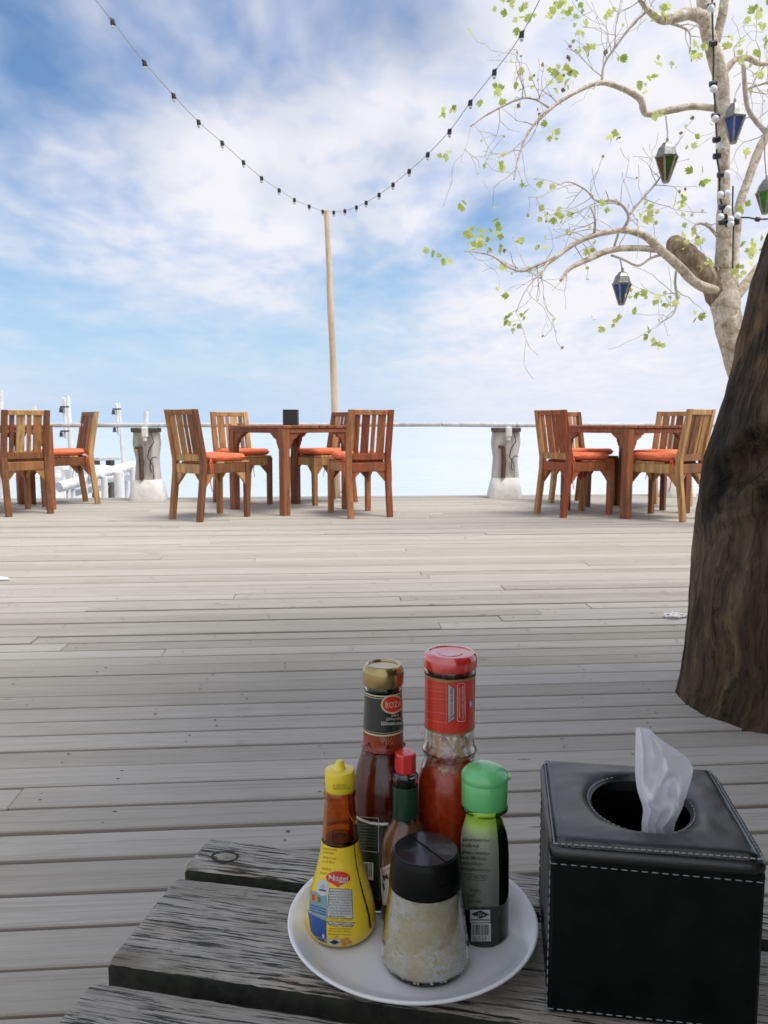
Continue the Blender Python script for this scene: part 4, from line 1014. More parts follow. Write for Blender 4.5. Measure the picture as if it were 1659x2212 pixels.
def shell(bt, h0, h1, wall=.0022, n=72, floor=.004):
    """a closed glass wall between two heights: outside up, over the lip, inside down"""
    hs = sorted(set([h0]+[h for _, h in bt.prof if h0 < h < h1]+[h1]))
    out = [(bt.r(h), h) for h in hs]; inn = [(max(.002, bt.r(h)-wall), h) for h in hs if h > floor]
    prof = [(0, h0+.0012)] + [(out[0][0]*.8, h0+.0006)] + out + inn[::-1] + [(inn[0][0]*.96, floor), (0, floor)]
    m = MB(); m.lathe(prof, n); return m
def fill(bt, h0, h1, wall=.0016, n=72, rag=0.0, seed=0):
    hs = [h for h in ([h0]+[h for _, h in bt.prof if h0 < h < h1]+[h1])]
    hs = sorted(hs); prof = [(0, h0)] + [(max(.001, bt.r(h)-wall), h) for h in hs]
    m = MB(); m.lathe(prof+[(prof[-1][0]*.97, h1+.0006), (prof[-1][0]*.5, h1), (0, h1)], n)
    if rag:
        for v in m.v:
            if v.z > h1-.004:
                a = math.atan2(v.y, v.x); v.z += rag*(mn.noise(Vector((math.cos(a)*2.2, math.sin(a)*2.2, seed)))+.6*mn.noise(Vector((math.cos(a)*6, math.sin(a)*6, seed+3))))
    return m
def band(bt, z0, z1, off, m, mi=0, n=72):
    a, b = bt.m(z1, 1)[1], bt.m(z0, 1)[1]                # heights of the lower and upper edges at the axis
    hs = sorted(set([a]+[h for _, h in bt.prof if a < h < b]+[a+(b-a)*k/6 for k in range(7)]))
    m.lathe([(bt.r(h)+off, h) for h in hs], n, mi)

# ---- ketchup with the gold lid
b = Bottle('ketchup_bottle', 'tall glass ketchup bottle with a gold lid and dark green neck label', 'sauce bottle', 600, .735,
           [(322, 205), (334, 214), (346, 214), (356, 204), (440, 210), (570, 221), (640, 226), (648, 240), (657, 250), (666, 240), (676, 228), (710, 246), (770, 284), (840, 318), (900, 330), (1100, 334), (1400, 334), (1640, 332), (1700, 322)])
H0 = b.prof[0][1]
b.prof = [(.026, 0.0), (.0287, .004)] + [q for q in b.prof if q[1] > .012]
gb = b.put(shell(b, 0.0, b.prof[-1][1], .0022), 'glass_body', CLEAR, angle=30)
hk = b.m(664, 1)[1]
b.put(fill(b, .0046, hk, .0016, rag=.012, seed=2), 'sauce', KETCHUP, angle=0)
ha, hb = b.m(668, 1)[1], b.m(560, 1)[1]; hs = [ha+(hb-ha)*k/8 for k in range(9)]
m = MB(); m.lathe([(b.r(h)-.0019, h) for h in hs], 60); b.put(m, 'smear', SMEAR_K, angle=0)
m = MB(); b.poly(m, [(520, 583), (560, 574), (620, 576), (668, 588), (672, 632), (655, 668), (600, 664), (555, 630)], -.0019, 0, 5); b.put(m, 'residue', SMEAR_Y, angle=0)
r0 = b.m(250, 230)[0]; z1 = b.m(214, 1)[1]; z0 = b.m(326, 1)[1]
m = MB(); m.lathe([(r0*.90, z0), (r0*.985, z0+.0008), (r0*.995, z0+.002), (r0, z1-.007), (r0*.97, z1-.003), (r0*.86, z1-.0004), (r0*.74, z1), (r0*.70, z1-.0006), (r0*.68, z1-.0016), (0, z1-.0018)], 72)
b.put(m, 'lid', GOLDLID, angle=35)
m = MB(); band(b, 356, 574, .0003, m); lab = b.put(m, 'neck_label', GREENLAB, angle=0)
for z_a, z_b in ((357, 364), (371, 374), (556, 558), (565, 574)): m = MB(); band(b, z_a, z_b, .0005, m, 0); b.put(m, 'border', CREAM, lab, angle=0)
m = MB()
def ell(cx, cy, rx, ry, tilt=0.0, n=26): return [(cx+rx*math.cos(2*math.pi*k/n)*math.cos(tilt)-ry*math.sin(2*math.pi*k/n)*math.sin(tilt), cy+rx*math.cos(2*math.pi*k/n)*math.sin(tilt)+ry*math.sin(2*math.pi*k/n)*math.cos(tilt)) for k in range(n)]
b.poly(m, ell(650, 439, 63, 53, -.12), .0006, 0); b.poly(m, ell(650, 439, 55, 44, -.12), .0008, 1)
b.text(m, 'ROZA', 656, 440, 46, .0011, 0, .12, 92, .012, .1)
b.put(m, 'logo', [CREAM, RED], lab, angle=0)
m = MB()
b.text(m, 'ไม่เจือสี', 664, 500, 19, .0006, 0, .06, 44); b.text(m, 'ไม่ใช้วัตถุกันเสีย', 656, 520, 19, .0006, 0, .05, 82); b.text(m, 'ไม่มีส่วนผสมของ', 645, 545, 24, .0006, 0, .04, 114, .01)
b.put(m, 'lettering', INKW, lab, angle=0)
m = MB(); band(b, 1012, 1430, .0003, m); lab = b.put(m, 'body_label', GREENLAB, angle=0)
m = MB(); band(b, 1012, 1026, .0006, m, 0); b.line(m, [(470, 1062), (575, 1070), (575, 1260), (480, 1250)], 3, .0006, 1)
for k in range(9): b.rect(m, 472, 1085+17*k, 560, 1088+17*k, .0006, 2, 4)
b.rect(m, 486, 1312, 546, 1408, .0006, 0, 6); barcode(b, m, 496, 1320, 536, 1395, .0008, 3, 4)
b.put(m, 'lettering', [INKW, GREYINK, flat('ink_dim_green', (.10, .13, .11)), INKK], lab, angle=0)

# ---- chilli sauce with the red lid
b = Bottle('chilli_sauce_bottle', 'tallest glass sauce bottle with a wide red lid and red wrap label', 'sauce bottle', 966, .735,
           [(222, 284), (236, 292), (246, 290), (258, 278), (420, 276), (560, 274), (650, 278), (668, 296), (682, 304), (696, 294), (708, 282), (740, 284), (790, 312), (840, 338), (900, 346), (1200, 348), (1640, 346), (1720, 330)])
b.prof = [(.027, 0.0), (.0300, .004)] + [q for q in b.prof if q[1] > .012]
b.put(shell(b, 0.0, b.prof[-1][1], .0024), 'glass_body', CLEAR, angle=30)
hk = b.m(765, 1)[1]
b.put(fill(b, .0046, hk, .0018, rag=.007, seed=9), 'sauce', CHILLI, angle=0)
m = MB(); h0, h1 = hk-.004, b.m(262, 1)[1]; hs = [h0+(h1-h0)*k/14 for k in range(15)]; m.lathe([(b.r(h)-.0027, h) for h in hs], 60); b.put(m, 'smear', SMEAR_R, angle=0)
r0 = b.m(170, 297)[0]; z1 = b.m(146, 1)[1]; z0 = b.m(232, 1)[1]
m = MB(); m.lathe([(r0*.92, z0), (r0*.985, z0+.0008), (r0*.995, z0+.002), (r0, z1-.006), (r0*.975, z1-.0025), (r0*.90, z1-.0003), (r0*.80, z1), (r0*.76, z1-.0010), (r0*.50, z1-.0012), (r0*.47, z1-.0007), (r0*.40, z1-.0009), (0, z1-.0009)], 80)
b.put(m, 'lid', REDLID, angle=35)
m = MB(); band(b, 262, 556, .0003, m); lab = b.put(m, 'label', REDLAB, angle=0)
m = MB(); band(b, 260, 272, .0005, m, 0); band(b, 549, 558, .0005, m, 0)
b.line(m, [(828, 300), (953, 318), (953, 545), (828, 520)], 2.2, .0006, 1)
for y in (335, 358, 402, 478): b.line(m, [(828, y), (953, y+14)], 1.8, .0006, 1)
for k in range(11): b.rect(m, 842, 306+19*k, 930, 308.5+19*k, .0006, 2, 9)
b.poly(m, [(958, 326), (995, 352), (995, 520), (958, 545)], .0006, 3); b.line(m, [(958, 326), (995, 352), (995, 520), (958, 545), (958, 326)], 2.4, .0008, 4)
b.line(m, [(958, 510), (995, 500), (958, 530)], 2.4, .0008, 4); b.line(m, [(976, 500), (976, 532)], 2.4, .0008, 4)
b.text(m, '24-2-01146-2-0005', 978, 422, 24, .0009, 4, math.pi/2, 150)
rr = [(1012+6, 326), (1046, 322), (1052, 330), (1053, 524), (1047, 534), (1016, 534), (1010, 527), (1010, 336), (1018, 326)]
b.line(m, rr, 2.2, .0006, 5)
b.text(m, 'ผลิตภัณฑ์ขวดนี้ ไม่ใช้วัตถุกันเสีย', 1022, 430, 14, .0007, 5, math.pi/2, 165); b.text(m, 'กรุณาเก็บเข้าตู้เย็น หลังจากเปิดใช้แล้ว', 1040, 430, 14, .0007, 5, math.pi/2, 185)
b.rect(m, 1077, 423, 1092, 456, .0006, 6, -3); b.rect(m, 1080, 432, 1089, 446, .0008, 5, -2)
for k in range(16): b.rect(m, 1097, 300+15*k, 1101, 303+15*k, .0006, 5)
b.put(m, 'lettering', [GOLDINK, PALERED, flat('ink_dull_red', (.55, .10, .07)), GREYINK, INKK, INKW, LIGHTBLUE], lab, angle=0)

# ---- small pepper sauce bottle with the red eight-sided cap
b = Bottle('pepper_sauce_bottle', 'smallest bottle with red octagonal cap and dark green neck wrap', 'sauce bottle', 722, .703,
           [(812, 112), (822, 128), (832, 144), (846, 146), (858, 142), (872, 136), (885, 137), (1055, 140), (1075, 150), (1110, 196), (1150, 236), (1200, 262), (1260, 272), (1500, 272), (1690, 268)])
b.prof = [(.0205, 0.0), (.0228, .004)] + [q for q in b.prof if q[1] > .012]
b.put(shell(b, 0.0, b.prof[-1][1], .002), 'glass_body', CLEAR, angle=30)
b.put(fill(b, .0046, b.m(1085, 1)[1], .0015), 'sauce', PEPPER, angle=0)
r0 = b.m(750, 118)[0]; z1 = b.m(704, 1)[1]; z0 = b.m(808, 1)[1]
m = MB(); vs = []
for r_, z_ in ((r0*.98, z0), (r0*1.03, z0+.001), (r0, z1-.002), (r0*.93, z1), (r0*.6, z1+.0002)):
    vs += [(r_*math.cos(math.pi/8+k*math.pi/4+.2), r_*math.sin(math.pi/8+k*math.pi/4+.2), z_) for k in range(8)]
m.add(vs, [[i*8+k, i*8+(k+1) % 8, (i+1)*8+(k+1) % 8, (i+1)*8+k] for i in range(4) for k in range(8)]+[list(range(8))[::-1], [32+k for k in range(8)]])
b.put(m, 'cap', REDCAP)
m = MB(); band(b, 880, 1055, .0004, m); b.put(m, 'neck_wrap', flat('neck_wrap_green', (.008, .050, .025), .35, coat=.3), angle=0)
m = MB(); band(b, 812, 822, .0004, m); b.put(m, 'collar', CLEAR, angle=0)
m = MB(); b.poly(m, [(584, 1352), (640, 1322), (720, 1290), (800, 1330), (820, 1520), (700, 1560), (600, 1550), (590, 1480)], .0004, 0)
lab = b.put(m, 'label', flat('label_pale', (.55, .50, .42)), angle=0)
m = MB(); b.line(m, [(592, 1375), (640, 1345), (720, 1312)], 4, .0006, 0); b.text(m, 'M', 612, 1398, 40, .0006, 1, .35, 30, .03); b.text(m, 'I', 602, 1450, 46, .0006, 1, .25, 8, .05)
b.put(m, 'lettering', [RED, INKK], lab, angle=0)

# ---- seasoning sauce: amber, bell-shaped, yellow cap and label
b = Bottle('seasoning_bottle', 'bell shaped amber bottle with yellow nozzle cap and yellow label', 'sauce bottle', 362, .686,
           [(905, 168), (918, 178), (930, 180), (942, 172), (960, 166), (1000, 174), (1100, 188), (1180, 200), (1250, 220), (1310, 246), (1360, 272), (1420, 306), (1490, 346), (1560, 376), (1620, 388), (1660, 384), (1690, 370)])
b.prof = [(.0265, 0.0), (.0302, .004), (.0318, .0095)] + [q for q in b.prof if q[1] > .013]
b.put(shell(b, 0.0, b.prof[-1][1], .0022), 'glass_body', AMBER, angle=30)
b.put(fill(b, .0046, b.m(1175, 1)[1], .0016), 'sauce', SOY, angle=0)
r0 = b.m(880, 166)[0]; z0 = b.m(912, 1)[1]; z1 = b.m(798, 1)[1]; zt = b.m(750, 1)[1]
m = MB(); m.lathe([(r0*.96, z0), (r0, z0+.001), (r0, z1-.0018), (r0*.97, z1-.0004), (r0*.90, z1), (r0*.42, z1+.0003), (r0*.38, z1+.001), (r0*.25, zt-.001), (r0*.20, zt), (0, zt)], 56)
cap = b.put(m, 'cap', YELLOWCAP, angle=35)
class CapBottle(Bottle):
    def __init__(s, src, r, h0, h1): s.c, s.Y, s.t, s.prof = src.c, src.Y, src.t, [(r, h0), (r, h1)]
cb = CapBottle(b, r0, z0, z1); m = MB(); cb.text(m, '31/05/2021', 362, 889, 20, .0003, 0, .03, 80); cb.text(m, '93540501RA A', 370, 905, 19, .0003, 0, .03, 92); b.put(m, 'lettering', INKBROWN, cap, angle=0)
m = MB(); band(b, 1182, 1672, .0004, m); lab = b.put(m, 'label', YELLOWLAB, angle=0)
m = MB()
MI = {k: i for i, k in enumerate(['red', 'cream', 'white', 'black', 'brown', 'sky', 'blue', 'orange', 'grey', 'green'])}
mats = [RED, CREAM, flat('ink_box_white', (.56, .57, .55)), INKK, INKBROWN, SKYINK, BLUEINK, ORANGEINK, GREYINK, flat('ink_leaf_green', (.06, .22, .06))]
em = []
for k in range(33):
    a = math.pi*(1-k/32); em.append((350+67*math.cos(a), 1400-36*math.sin(a)*.99))
em += [(416, 1410), (404, 1424), (380, 1436), (362, 1444), (349, 1455), (337, 1444), (318, 1434), (294, 1420), (284, 1408)]
b.poly(m, em, .0007, MI['red']); b.text(m, 'Maggi', 351, 1401, 46, .0010, MI['white'], -.07, 105, .014)
for k, (x0, x1, y) in enumerate([(262, 380, 1217), (262, 345, 1242), (262, 328, 1262), (262, 340, 1290), (262, 333, 1312), (262, 312, 1352), (250, 285, 1375)]):
    b.text(m, ['ส่วนประกอบ น้ำตาล วัตถุกันเสีย', 'ซอสปรุงรสจากถั่ว', 'โปรตีนถั่วเหลือง', 'เกลือ Sugar 2%, Soy 4%', 'caramel, flavour', 'เก็บในที่แห้ง', 'หลังเปิดใช้'][k], (x0+x1)/2, y, 17, .0007, MI['brown'], -.14, x1-x0)
b.poly(m, ell(266, 1455, 36, 46), .0007, MI['white']); b.poly(m, ell(264, 1450, 12, 14), .0009, MI['grey']); b.rect(m, 245, 1462, 284, 1472, .0009, MI['blue'], 6)
b.poly(m, [(185, 1470), (235, 1480), (290, 1500), (286, 1640), (225, 1620), (180, 1590), (172, 1560)], .0006, MI['sky']); b.poly(m, [(182, 1590), (286, 1640), (286, 1765), (240, 1745), (200, 1700)], .0006, MI['blue'])
b.rect(m, 206, 1490, 220, 1525, .0009, MI['red'], 5); b.rect(m, 222, 1496, 236, 1530, .0009, MI['orange'], 5); b.rect(m, 238, 1504, 252, 1535, .0009, MI['green'], 5)
for k in range(4): b.rect(m, 196, 1548+15*k, 282, 1553+15*k, .0009, MI['blue'] if k < 3 else MI['grey'], 26)
b.rect(m, 262, 1712, 274, 1735, .0009, MI['white'], 3)
b.poly(m, [(291, 1462), (428, 1466), (432, 1624), (289, 1620)], .0007, MI['white']); b.line(m, [(301, 1461), (424, 1466), (431, 1628), (290, 1622), (301, 1461)], 2.2, .0009, MI['black'])
for k, tx in enumerate(['ข้อมูลโภชนาการ หนึ่งหน่วยบริโภค :', '1 ช้อนชา (5 มล.) จำนวนหน่วยบริโภค', '20 คุณค่าทางโภชนาการต่อหนึ่งหน่วย', 'พลังงานทั้งหมด 5 กิโลแคลอรี ไขมัน', '0 ก. (0%) โปรตีน 0 ก. คาร์โบไฮเดรต', '(0%) น้ำตาล 0 ก. โซเดียม 380 มก.', 'โซเดียม (19%) *ร้อยละของปริมาณ', 'ที่แนะนำให้บริโภคต่อวันสำหรับคนไทย', '6 ปีขึ้นไป (Thai RDI) โดยคิดจาก', 'พลังงานวันละ 2000 กิโลแคลอรี']):
    b.text(m, tx, 361 if k != 9 else 345, 1477+15.2*k, 13, .0009, MI['black'], -.03, 122 if k != 9 else 90)
b.text(m, 'เครื่องหมายการค้า', 362, 1634, 10, .0009, MI['brown'], -.03, 130)
b.poly(m, [(288, 1643), (442, 1650), (428, 1672), (305, 1666)], .0007, MI['white']); b.line(m, [(288, 1643), (442, 1650), (428, 1672), (305, 1666), (288, 1643)], 2.4, .0009, MI['black'])
b.text(m, '70-1-04037-6-0145', 374, 1659, 21, .0009, MI['black'], -.04, 112); b.line(m, [(296, 1650), (310, 1662), (318, 1648)], 2.4, .0009, MI['black'])
for k, tx in enumerate(['ซอสปรุงรสจากถั่วเหลืองหมักธรรมชาติ', 'วิธีใช้ เหยาะปรุงอาหารได้ทุกชนิด', 'Enjoy goodness of natural soy']): b.text(m, tx, 360, 1683+15*k, 13, .0009, MI['brown'], -.03, 128)
b.rect(m, 297, 1738, 362, 1772, .0009, MI['white'], 4); b.poly(m, [(302, 1757), (330, 1744), (358, 1758), (330, 1772)], .0011, MI['black'])
for x, y, r_ in [(378, 1752, 16), (398, 1742, 13), (412, 1758, 14), (385, 1768, 14), (340, 1728, 9)]: b.poly(m, ell(x, y, r_, r_*.75), .0007+.00005*(x % 5), MI['orange'])
sx = [(436, 1188), (442, 1260), (452, 1340), (470, 1420), (490, 1500), (508, 1560), (522, 1620), (528, 1680)]
for i, w in enumerate((4, 4.5, 5, 7, 9, 11, 12)): b.line(m, sx[i:i+2], w, .0008, MI['black'])
b.put(m, 'lettering', mats, lab, angle=0)

# ---- dark green bottle with the green flip cap
b = Bottle('green_cap_bottle', 'dark green bottle with mint flip cap and grey green label', 'sauce bottle', 1158, .682,
           [(985, 246), (998, 262), (1008, 262), (1018, 244), (1032, 206), (1046, 196), (1070, 202), (1100, 222), (1140, 250), (1190, 270), (1260, 280), (1400, 284), (1700, 284)])
b.prof = [(.0215, 0.0), (.0236, .003)] + [q for q in b.prof if q[1] > .006]
b.put(shell(b, 0.0, b.prof[-1][1], .0020), 'glass_body', DKGREEN, angle=30)
b.put(fill(b, .0046, b.m(1120, 1)[1], .0015), 'sauce', DARKSOY, angle=0)
r0 = b.m(930, 257)[0]; z0 = b.m(990, 1)[1]; z1 = b.m(852, 1)[1]; zt = b.m(766, 1)[1]
m = MB(); m.lathe([(r0*.97, z0), (r0*.99, z0+.0008), (r0*.99, z1-.001), (r0*.975, z1-.0003), (r0*.975, z1), (r0*1.0, z1+.0004), (r0*1.02, z1+.002), *[(r0*1.01*math.cos(R(t_)), z1+.003+(zt-z1-.003)*math.sin(R(t_))) for t_ in (8, 18, 28, 38, 48, 58, 68, 79)], (0, zt)], 64)
cap = b.put(m, 'cap', GREENCAP, angle=28)
m = MB(); m.box((r0*1.0, -.002, z1+.003), (.004, .010, .004), .0012); b.put(m, 'thumb_tab', GREENCAP, cap)
m = MB()
lt, t_, b_ = new_mat('green_to_grey_label'); co = coords(t_); sp = N(t_, 'ShaderNodeSeparateXYZ'); L(t_, co, sp.inputs[0])  # lime top of this ramp paints in light shining through the bottle
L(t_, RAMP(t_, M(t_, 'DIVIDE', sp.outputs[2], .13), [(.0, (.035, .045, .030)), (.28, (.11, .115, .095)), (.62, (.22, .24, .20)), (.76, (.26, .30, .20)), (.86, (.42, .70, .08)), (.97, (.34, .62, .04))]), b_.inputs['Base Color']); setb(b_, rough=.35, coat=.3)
left = [(1062, 1042), (1050, 1090), (1036, 1130), (1030, 1180), (1030, 1300), (1030, 1450), (1040, 1580)]
right = [(1240, 1560), (1242, 1400), (1238, 1240), (1230, 1130), (1222, 1070), (1222, 1042)]
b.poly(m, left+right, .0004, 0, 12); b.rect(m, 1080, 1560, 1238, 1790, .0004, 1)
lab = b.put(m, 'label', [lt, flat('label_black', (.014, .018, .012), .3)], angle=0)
m = MB()
for x, y, w, tx in [(1115, 1192, 145, 'ผลิตจากพริกไทย'), (1085, 1222, 95, 'สวนจันทบุรี'), (1112, 1262, 155, 'เผ็ดหอม กลมกล่อม'), (1100, 1292, 145, 'สะอาด ไร้สิ่งเจือปน'), (1092, 1322, 125, 'ปรุงอาหารได้อร่อย'), (1112, 1354, 165, 'ชักชวนรับประทาน'), (1110, 1472, 60, 'จำกัด'), (1085, 1500, 45, 'ใหญ่'), (1105, 1532, 75, 'รี 11140')]:
    b.text(m, tx, x, y, 24, .0007, 0, -.05, w, .01)
b.line(m, [(1048, 1378), (1182, 1392), (1165, 1416), (1066, 1410), (1048, 1378)], 2.2, .0007, 0); b.text(m, '12-2-01046-2-0001', 1118, 1398, 17, .0007, 0, -.05, 95)
b.rect(m, 1082, 1578, 1192, 1648, .0008, 1); b.poly(m, [(1086, 1602), (1138, 1580), (1190, 1604), (1138, 1628)], .0010, 2); b.text(m, '\uFEDD\uFEFC\uFEA3', 1138, 1603, 26, .0012, 1, 0, 46)
b.line(m, [(1084, 1634), (1190, 1634)], 6, .0010, 0); b.rect(m, 1088, 1652, 1196, 1752, .0008, 1); barcode(b, m, 1092, 1660, 1184, 1718, .0010, 2, 3); b.text(m, '00533', 1134, 1736, 32, .0010, 2, 0, 78)
b.put(m, 'lettering', [flat('ink_dark_olive', (.025, .028, .012)), GREYINK, INKK], lab, angle=0)

# ---- shaker of dried flakes with the black lid
b = Bottle('shaker', 'clear glass shaker of pale flakes with a black sifter lid, at the front', 'shaker', 832, .642,
           [(1385, 392), (1420, 398), (1470, 406), (1540, 424), (1620, 446), (1700, 470), (1780, 490), (1840, 500), (1890, 502), (1920, 496)], 'things standing on the plate')
b.prof = [(.0315, 0.0), (.0355, .0022), (.0378, .007)] + [q for q in b.prof if q[1] > .011]
b.put(shell(b, 0.0, b.prof[-1][1], .0021, 96, .006), 'glass_body', CLEAR, angle=30)
fm, t_, b_ = new_mat('flakes'); co = coords(t_); isl = N(t_, 'ShaderNodeNewGeometry').outputs['Random Per Island']
nn = NOISE(t_, co, 85, 6, .68, 1.2); big = NOISE(t_, co, 30, 4)
cc = RAMP(t_, M(t_, 'ADD', M(t_, 'MULTIPLY', nn, .6), M(t_, 'MULTIPLY', isl, .4)), [(.26, (.74, .62, .36)), (.42, (.90, .84, .66)), (.62, (.97, .955, .90))])
cc = MIX(t_, RAMP(t_, big, [(.40, .7), (.58, 0.0)]), cc, (.80, .64, .34)); L(t_, cc, b_.inputs['Base Color']); setb(b_, rough=.8, sss=.2); bump(t_, b_, nn, .8, .003)
b_.inputs['Subsurface Radius'].default_value = (.004, .003, .002)
m = MB(); top = b.m(1405, 1)[1]; hs = [.0068+(top-.0068)*k/26 for k in range(27)]
m.lathe([(0, .0066)]+[(b.r(h)-.0031, h) for h in hs]+[(b.r(top)*.6, top+.002), (0, top+.001)], 110)
for v in m.v:
    rr = math.hypot(v.x, v.y)
    if rr > .01:
        k = 1+.030*min(0, mn.noise(Vector((v.x*260, v.y*260, v.z*260)))) ; v.x *= k; v.y *= k
rg = random.Random(3)
for _ in range(1500):
    h = rg.uniform(.008, top-.002); a = rg.uniform(-math.pi, 0.1); r_ = b.r(h)-.0030
    c = Vector((r_*math.cos(a), r_*math.sin(a), h)); tg = Vector((-math.sin(a), math.cos(a), 0)); up = Vector((0, 0, 1)); th = rg.uniform(0, math.pi)
    u = tg*math.cos(th)+up*math.sin(th); w = up*math.cos(th)-tg*math.sin(th); nrm = Vector((math.cos(a), math.sin(a), 0)); ln, wd = rg.uniform(.0020, .0056), rg.uniform(.0009, .0020)
    m.add([c-u*ln-w*wd*.5-nrm*.0006, c+u*ln*.2-w*wd, c+u*ln-nrm*.0007, c+u*ln*.1+w*wd, c-u*ln*.8+w*wd*.7-nrm*.0003], [[0, 1, 2, 3, 4]], 0, False)
b.put(m, 'flakes', fm, angle=0)
r0 = b.m(1420, 402)[0]; r1 = b.m(1260, 366)[0]; z0 = b.m(1428, 1)[1]; z1 = b.m(1244, 1)[1]
m = MB(); m.lathe([(r0*.96, z0), (r0, z0+.0012), (r0*1.0, z0+.006), (r1*1.03, z1-.005), (r1*1.0, z1-.002), (r1*.97, z1-.0006), (r1*.93, z1), (r1*.5, z1+.0003), (0, z1+.0004)], 90)
lid = b.put(m, 'lid', BLACKLID, angle=40)
def lidpt(zx, zy, dz=.0006):
    px, py = Z(zx, zy); q = G(px, py, BZ+z1+dz); return Vector((q.x-b.c.x, q.y-b.c.y, z1+dz))
pa, pb = lidpt(750, 1172), lidpt(922, 1300); dv = (pb-pa); dv.z = 0; dv.normalize(); nv = Vector((dv.y, -dv.x, 0)); off_ = pa.x*nv.x+pa.y*nv.y
m = MB(); rim = [Vector((r1*.955*math.cos(2*math.pi*k/72), r1*.955*math.sin(2*math.pi*k/72), 0)) for k in range(72)]
def half(sg, gap): return [p_ - nv*max(0, sg*(p_.dot(nv)-off_)+gap)*sg for p_ in rim]
for sg, gap, hgt in ((1, .0006, .0016), (-1, .0006, .0009)):
    q_ = half(sg, gap); n_ = len(q_); vs_ = [p_+Vector((0, 0, z1-.0004)) for p_ in q_]+[p_+Vector((0, 0, z1+hgt-.0003)) for p_ in q_]+[p_*.985+Vector((0, 0, z1+hgt)) for p_ in q_]
    m.add(vs_, [[k, (k+1) % n_, n_+(k+1) % n_, n_+k] for k in range(n_)]+[[n_+k, n_+(k+1) % n_, 2*n_+(k+1) % n_, 2*n_+k] for k in range(n_)]+[[2*n_+k for k in range(n_)]])
b.put(m, 'flap', BLACKTOP, lid, angle=30)
m = MB(); m.beam(lidpt(660, 1262, .0012), lidpt(700, 1296, .0012), .0006, .0008, .0002)
b.put(m, 'hinge', simple('lid_groove', (.004, .004, .004), .5), lid)
m = MB()
for x, y in [(828, 1184), (871, 1191), (904, 1206), (930, 1222), (934, 1243)]: m.lathe([(0, .0003), (.0016, .00025), (.0019, 0)], 12, 0, lidpt(x, y, .0010))
b.put(m, 'hole', simple('hole_dark', (.002, .002, .002), .9), lid)
m = MB(); a0 = R(-62); m.box((r0*.985*math.cos(a0), r0*.985*math.sin(a0), z0+.0125), (.010, .002, .0012), .0004, 0, None, Matrix.Rotation(a0+math.pi/2, 3, 'Z')); b.put(m, 'thumb_tab', BLACKLID, lid)

# ------------------------------------------------------------------ leather tissue box and the tissue standing out of it
def leather():
    m, t, b = new_mat('black_leather'); co = coords(t)
    vo = N(t, 'ShaderNodeTexVoronoi'); vo.inputs['Scale'].default_value = 900; L(t, co, vo.inputs['Vector'])
    n = NOISE(t, co, 38, 5, .6); L(t, RAMP(t, n, [(.3, (.003, .004, .0035)), (.7, (.006, .0075, .007))]), b.inputs['Base Color'])
    L(t, RAMP(t, n, [(.3, .30), (.7, .42)]), b.inputs['Roughness']); setb(b, spec=.5)
    bump(t, b, M(t, 'ADD', M(t, 'MULTIPLY', vo.outputs['Distance'], .35), M(t, 'MULTIPLY', n, .5)), .35, .0012); return m
LEATHER = leather(); PADDED = leather(); PADDED.name = 'padded_black_leather'
LEATHER.node_tree.nodes['Principled BSDF'].inputs['Specular IOR Level'].default_value = .16; PADDED.node_tree.nodes['Principled BSDF'].inputs['Specular IOR Level'].default_value = .9
for l_ in list(PADDED.node_tree.nodes['Principled BSDF'].inputs['Roughness'].links): PADDED.node_tree.links.remove(l_)
PADDED.node_tree.nodes['Principled BSDF'].inputs['Roughness'].default_value = .27
THREAD = simple('grey_thread', (.27, .285, .28), .6)
HB, TOPZ = .0815, .144
tbx = empty('tissue_box', (.2209, .657, TZ), R(-8.5)); tag(tbx, 'large black leather tissue box with white stitching on the foreground table', 'tissue box')
m = MB(); s = HB-.0022; hz = TOPZ-.0105
for k in range(4):
    rot = Matrix.Rotation(k*math.pi/2, 3, 'Z'); m.box(rot @ Vector((0, -s+.003, hz/2+.0004)), (2*s-(.0 if k % 2 == 0 else .0125), .006, hz-.0008), .0022, 0, None, rot)
m.box((0, 0, .004), (2*s-.013, 2*s-.013, .006), .001)
body = m.build('body', LEATHER, tbx)
lid = MB(); na, nr = 144, 30; hx, hy = .0405, .0490
def lidz(t, x, y):
    puff = .0052*(1-(1-min(1, t/.30))**2.2) if t < .88 else .0052*(1-((t-.88)/.09)**1.5) if t < .97 else 0.0
    puff -= .0022*(1 if t > .94 else 0)*(1 if t < .965 else 0)
    return TOPZ-.0030+puff + .0011*mn.noise(Vector((x*30, y*30, 2)))*(t*(1-t)*4) + .0006*mn.noise(Vector((x*75, y*75, 5)))*(t*(1-t)*4)
vs = []
def sq(a, h):
    c, s_ = math.cos(a), math.sin(a); q = 16; return h*(abs(c)**q+abs(s_)**q)**(-1/q)
ts = [0, .01, .03, .06, .10, .15, .20, .26, .32, .4, .5, .6, .68, .75, .80, .84, .87, .895, .915, .93, .942, .952, .962, .972, .985, 1.0]
inner = [(-.012, .004), (-.006, .0015), (-.0015, .0003)]
for dz, dr in inner:
    for k in range(na): a = 2*math.pi*k/na; vs.append(((hx+dr)*math.cos(a), (hy+dr)*math.sin(a), TOPZ-.003+dz))
for t in ts:
    for k in range(na):
        a = 2*math.pi*k/na; e = Vector((hx*math.cos(a), hy*math.sin(a))); aa = math.atan2(e.y, e.x); R_ = sq(aa, HB-.001); o_ = Vector((R_*math.cos(aa), R_*math.sin(aa)))
        p = e.lerp(o_, t); tsq = max(abs(p.x), abs(p.y))/(HB-.001); tt = max(t, tsq if tsq > .86 else 0)
        vs.append((p.x, p.y, lidz(min(tt, 1) if t > .05 else t, p.x, p.y)))
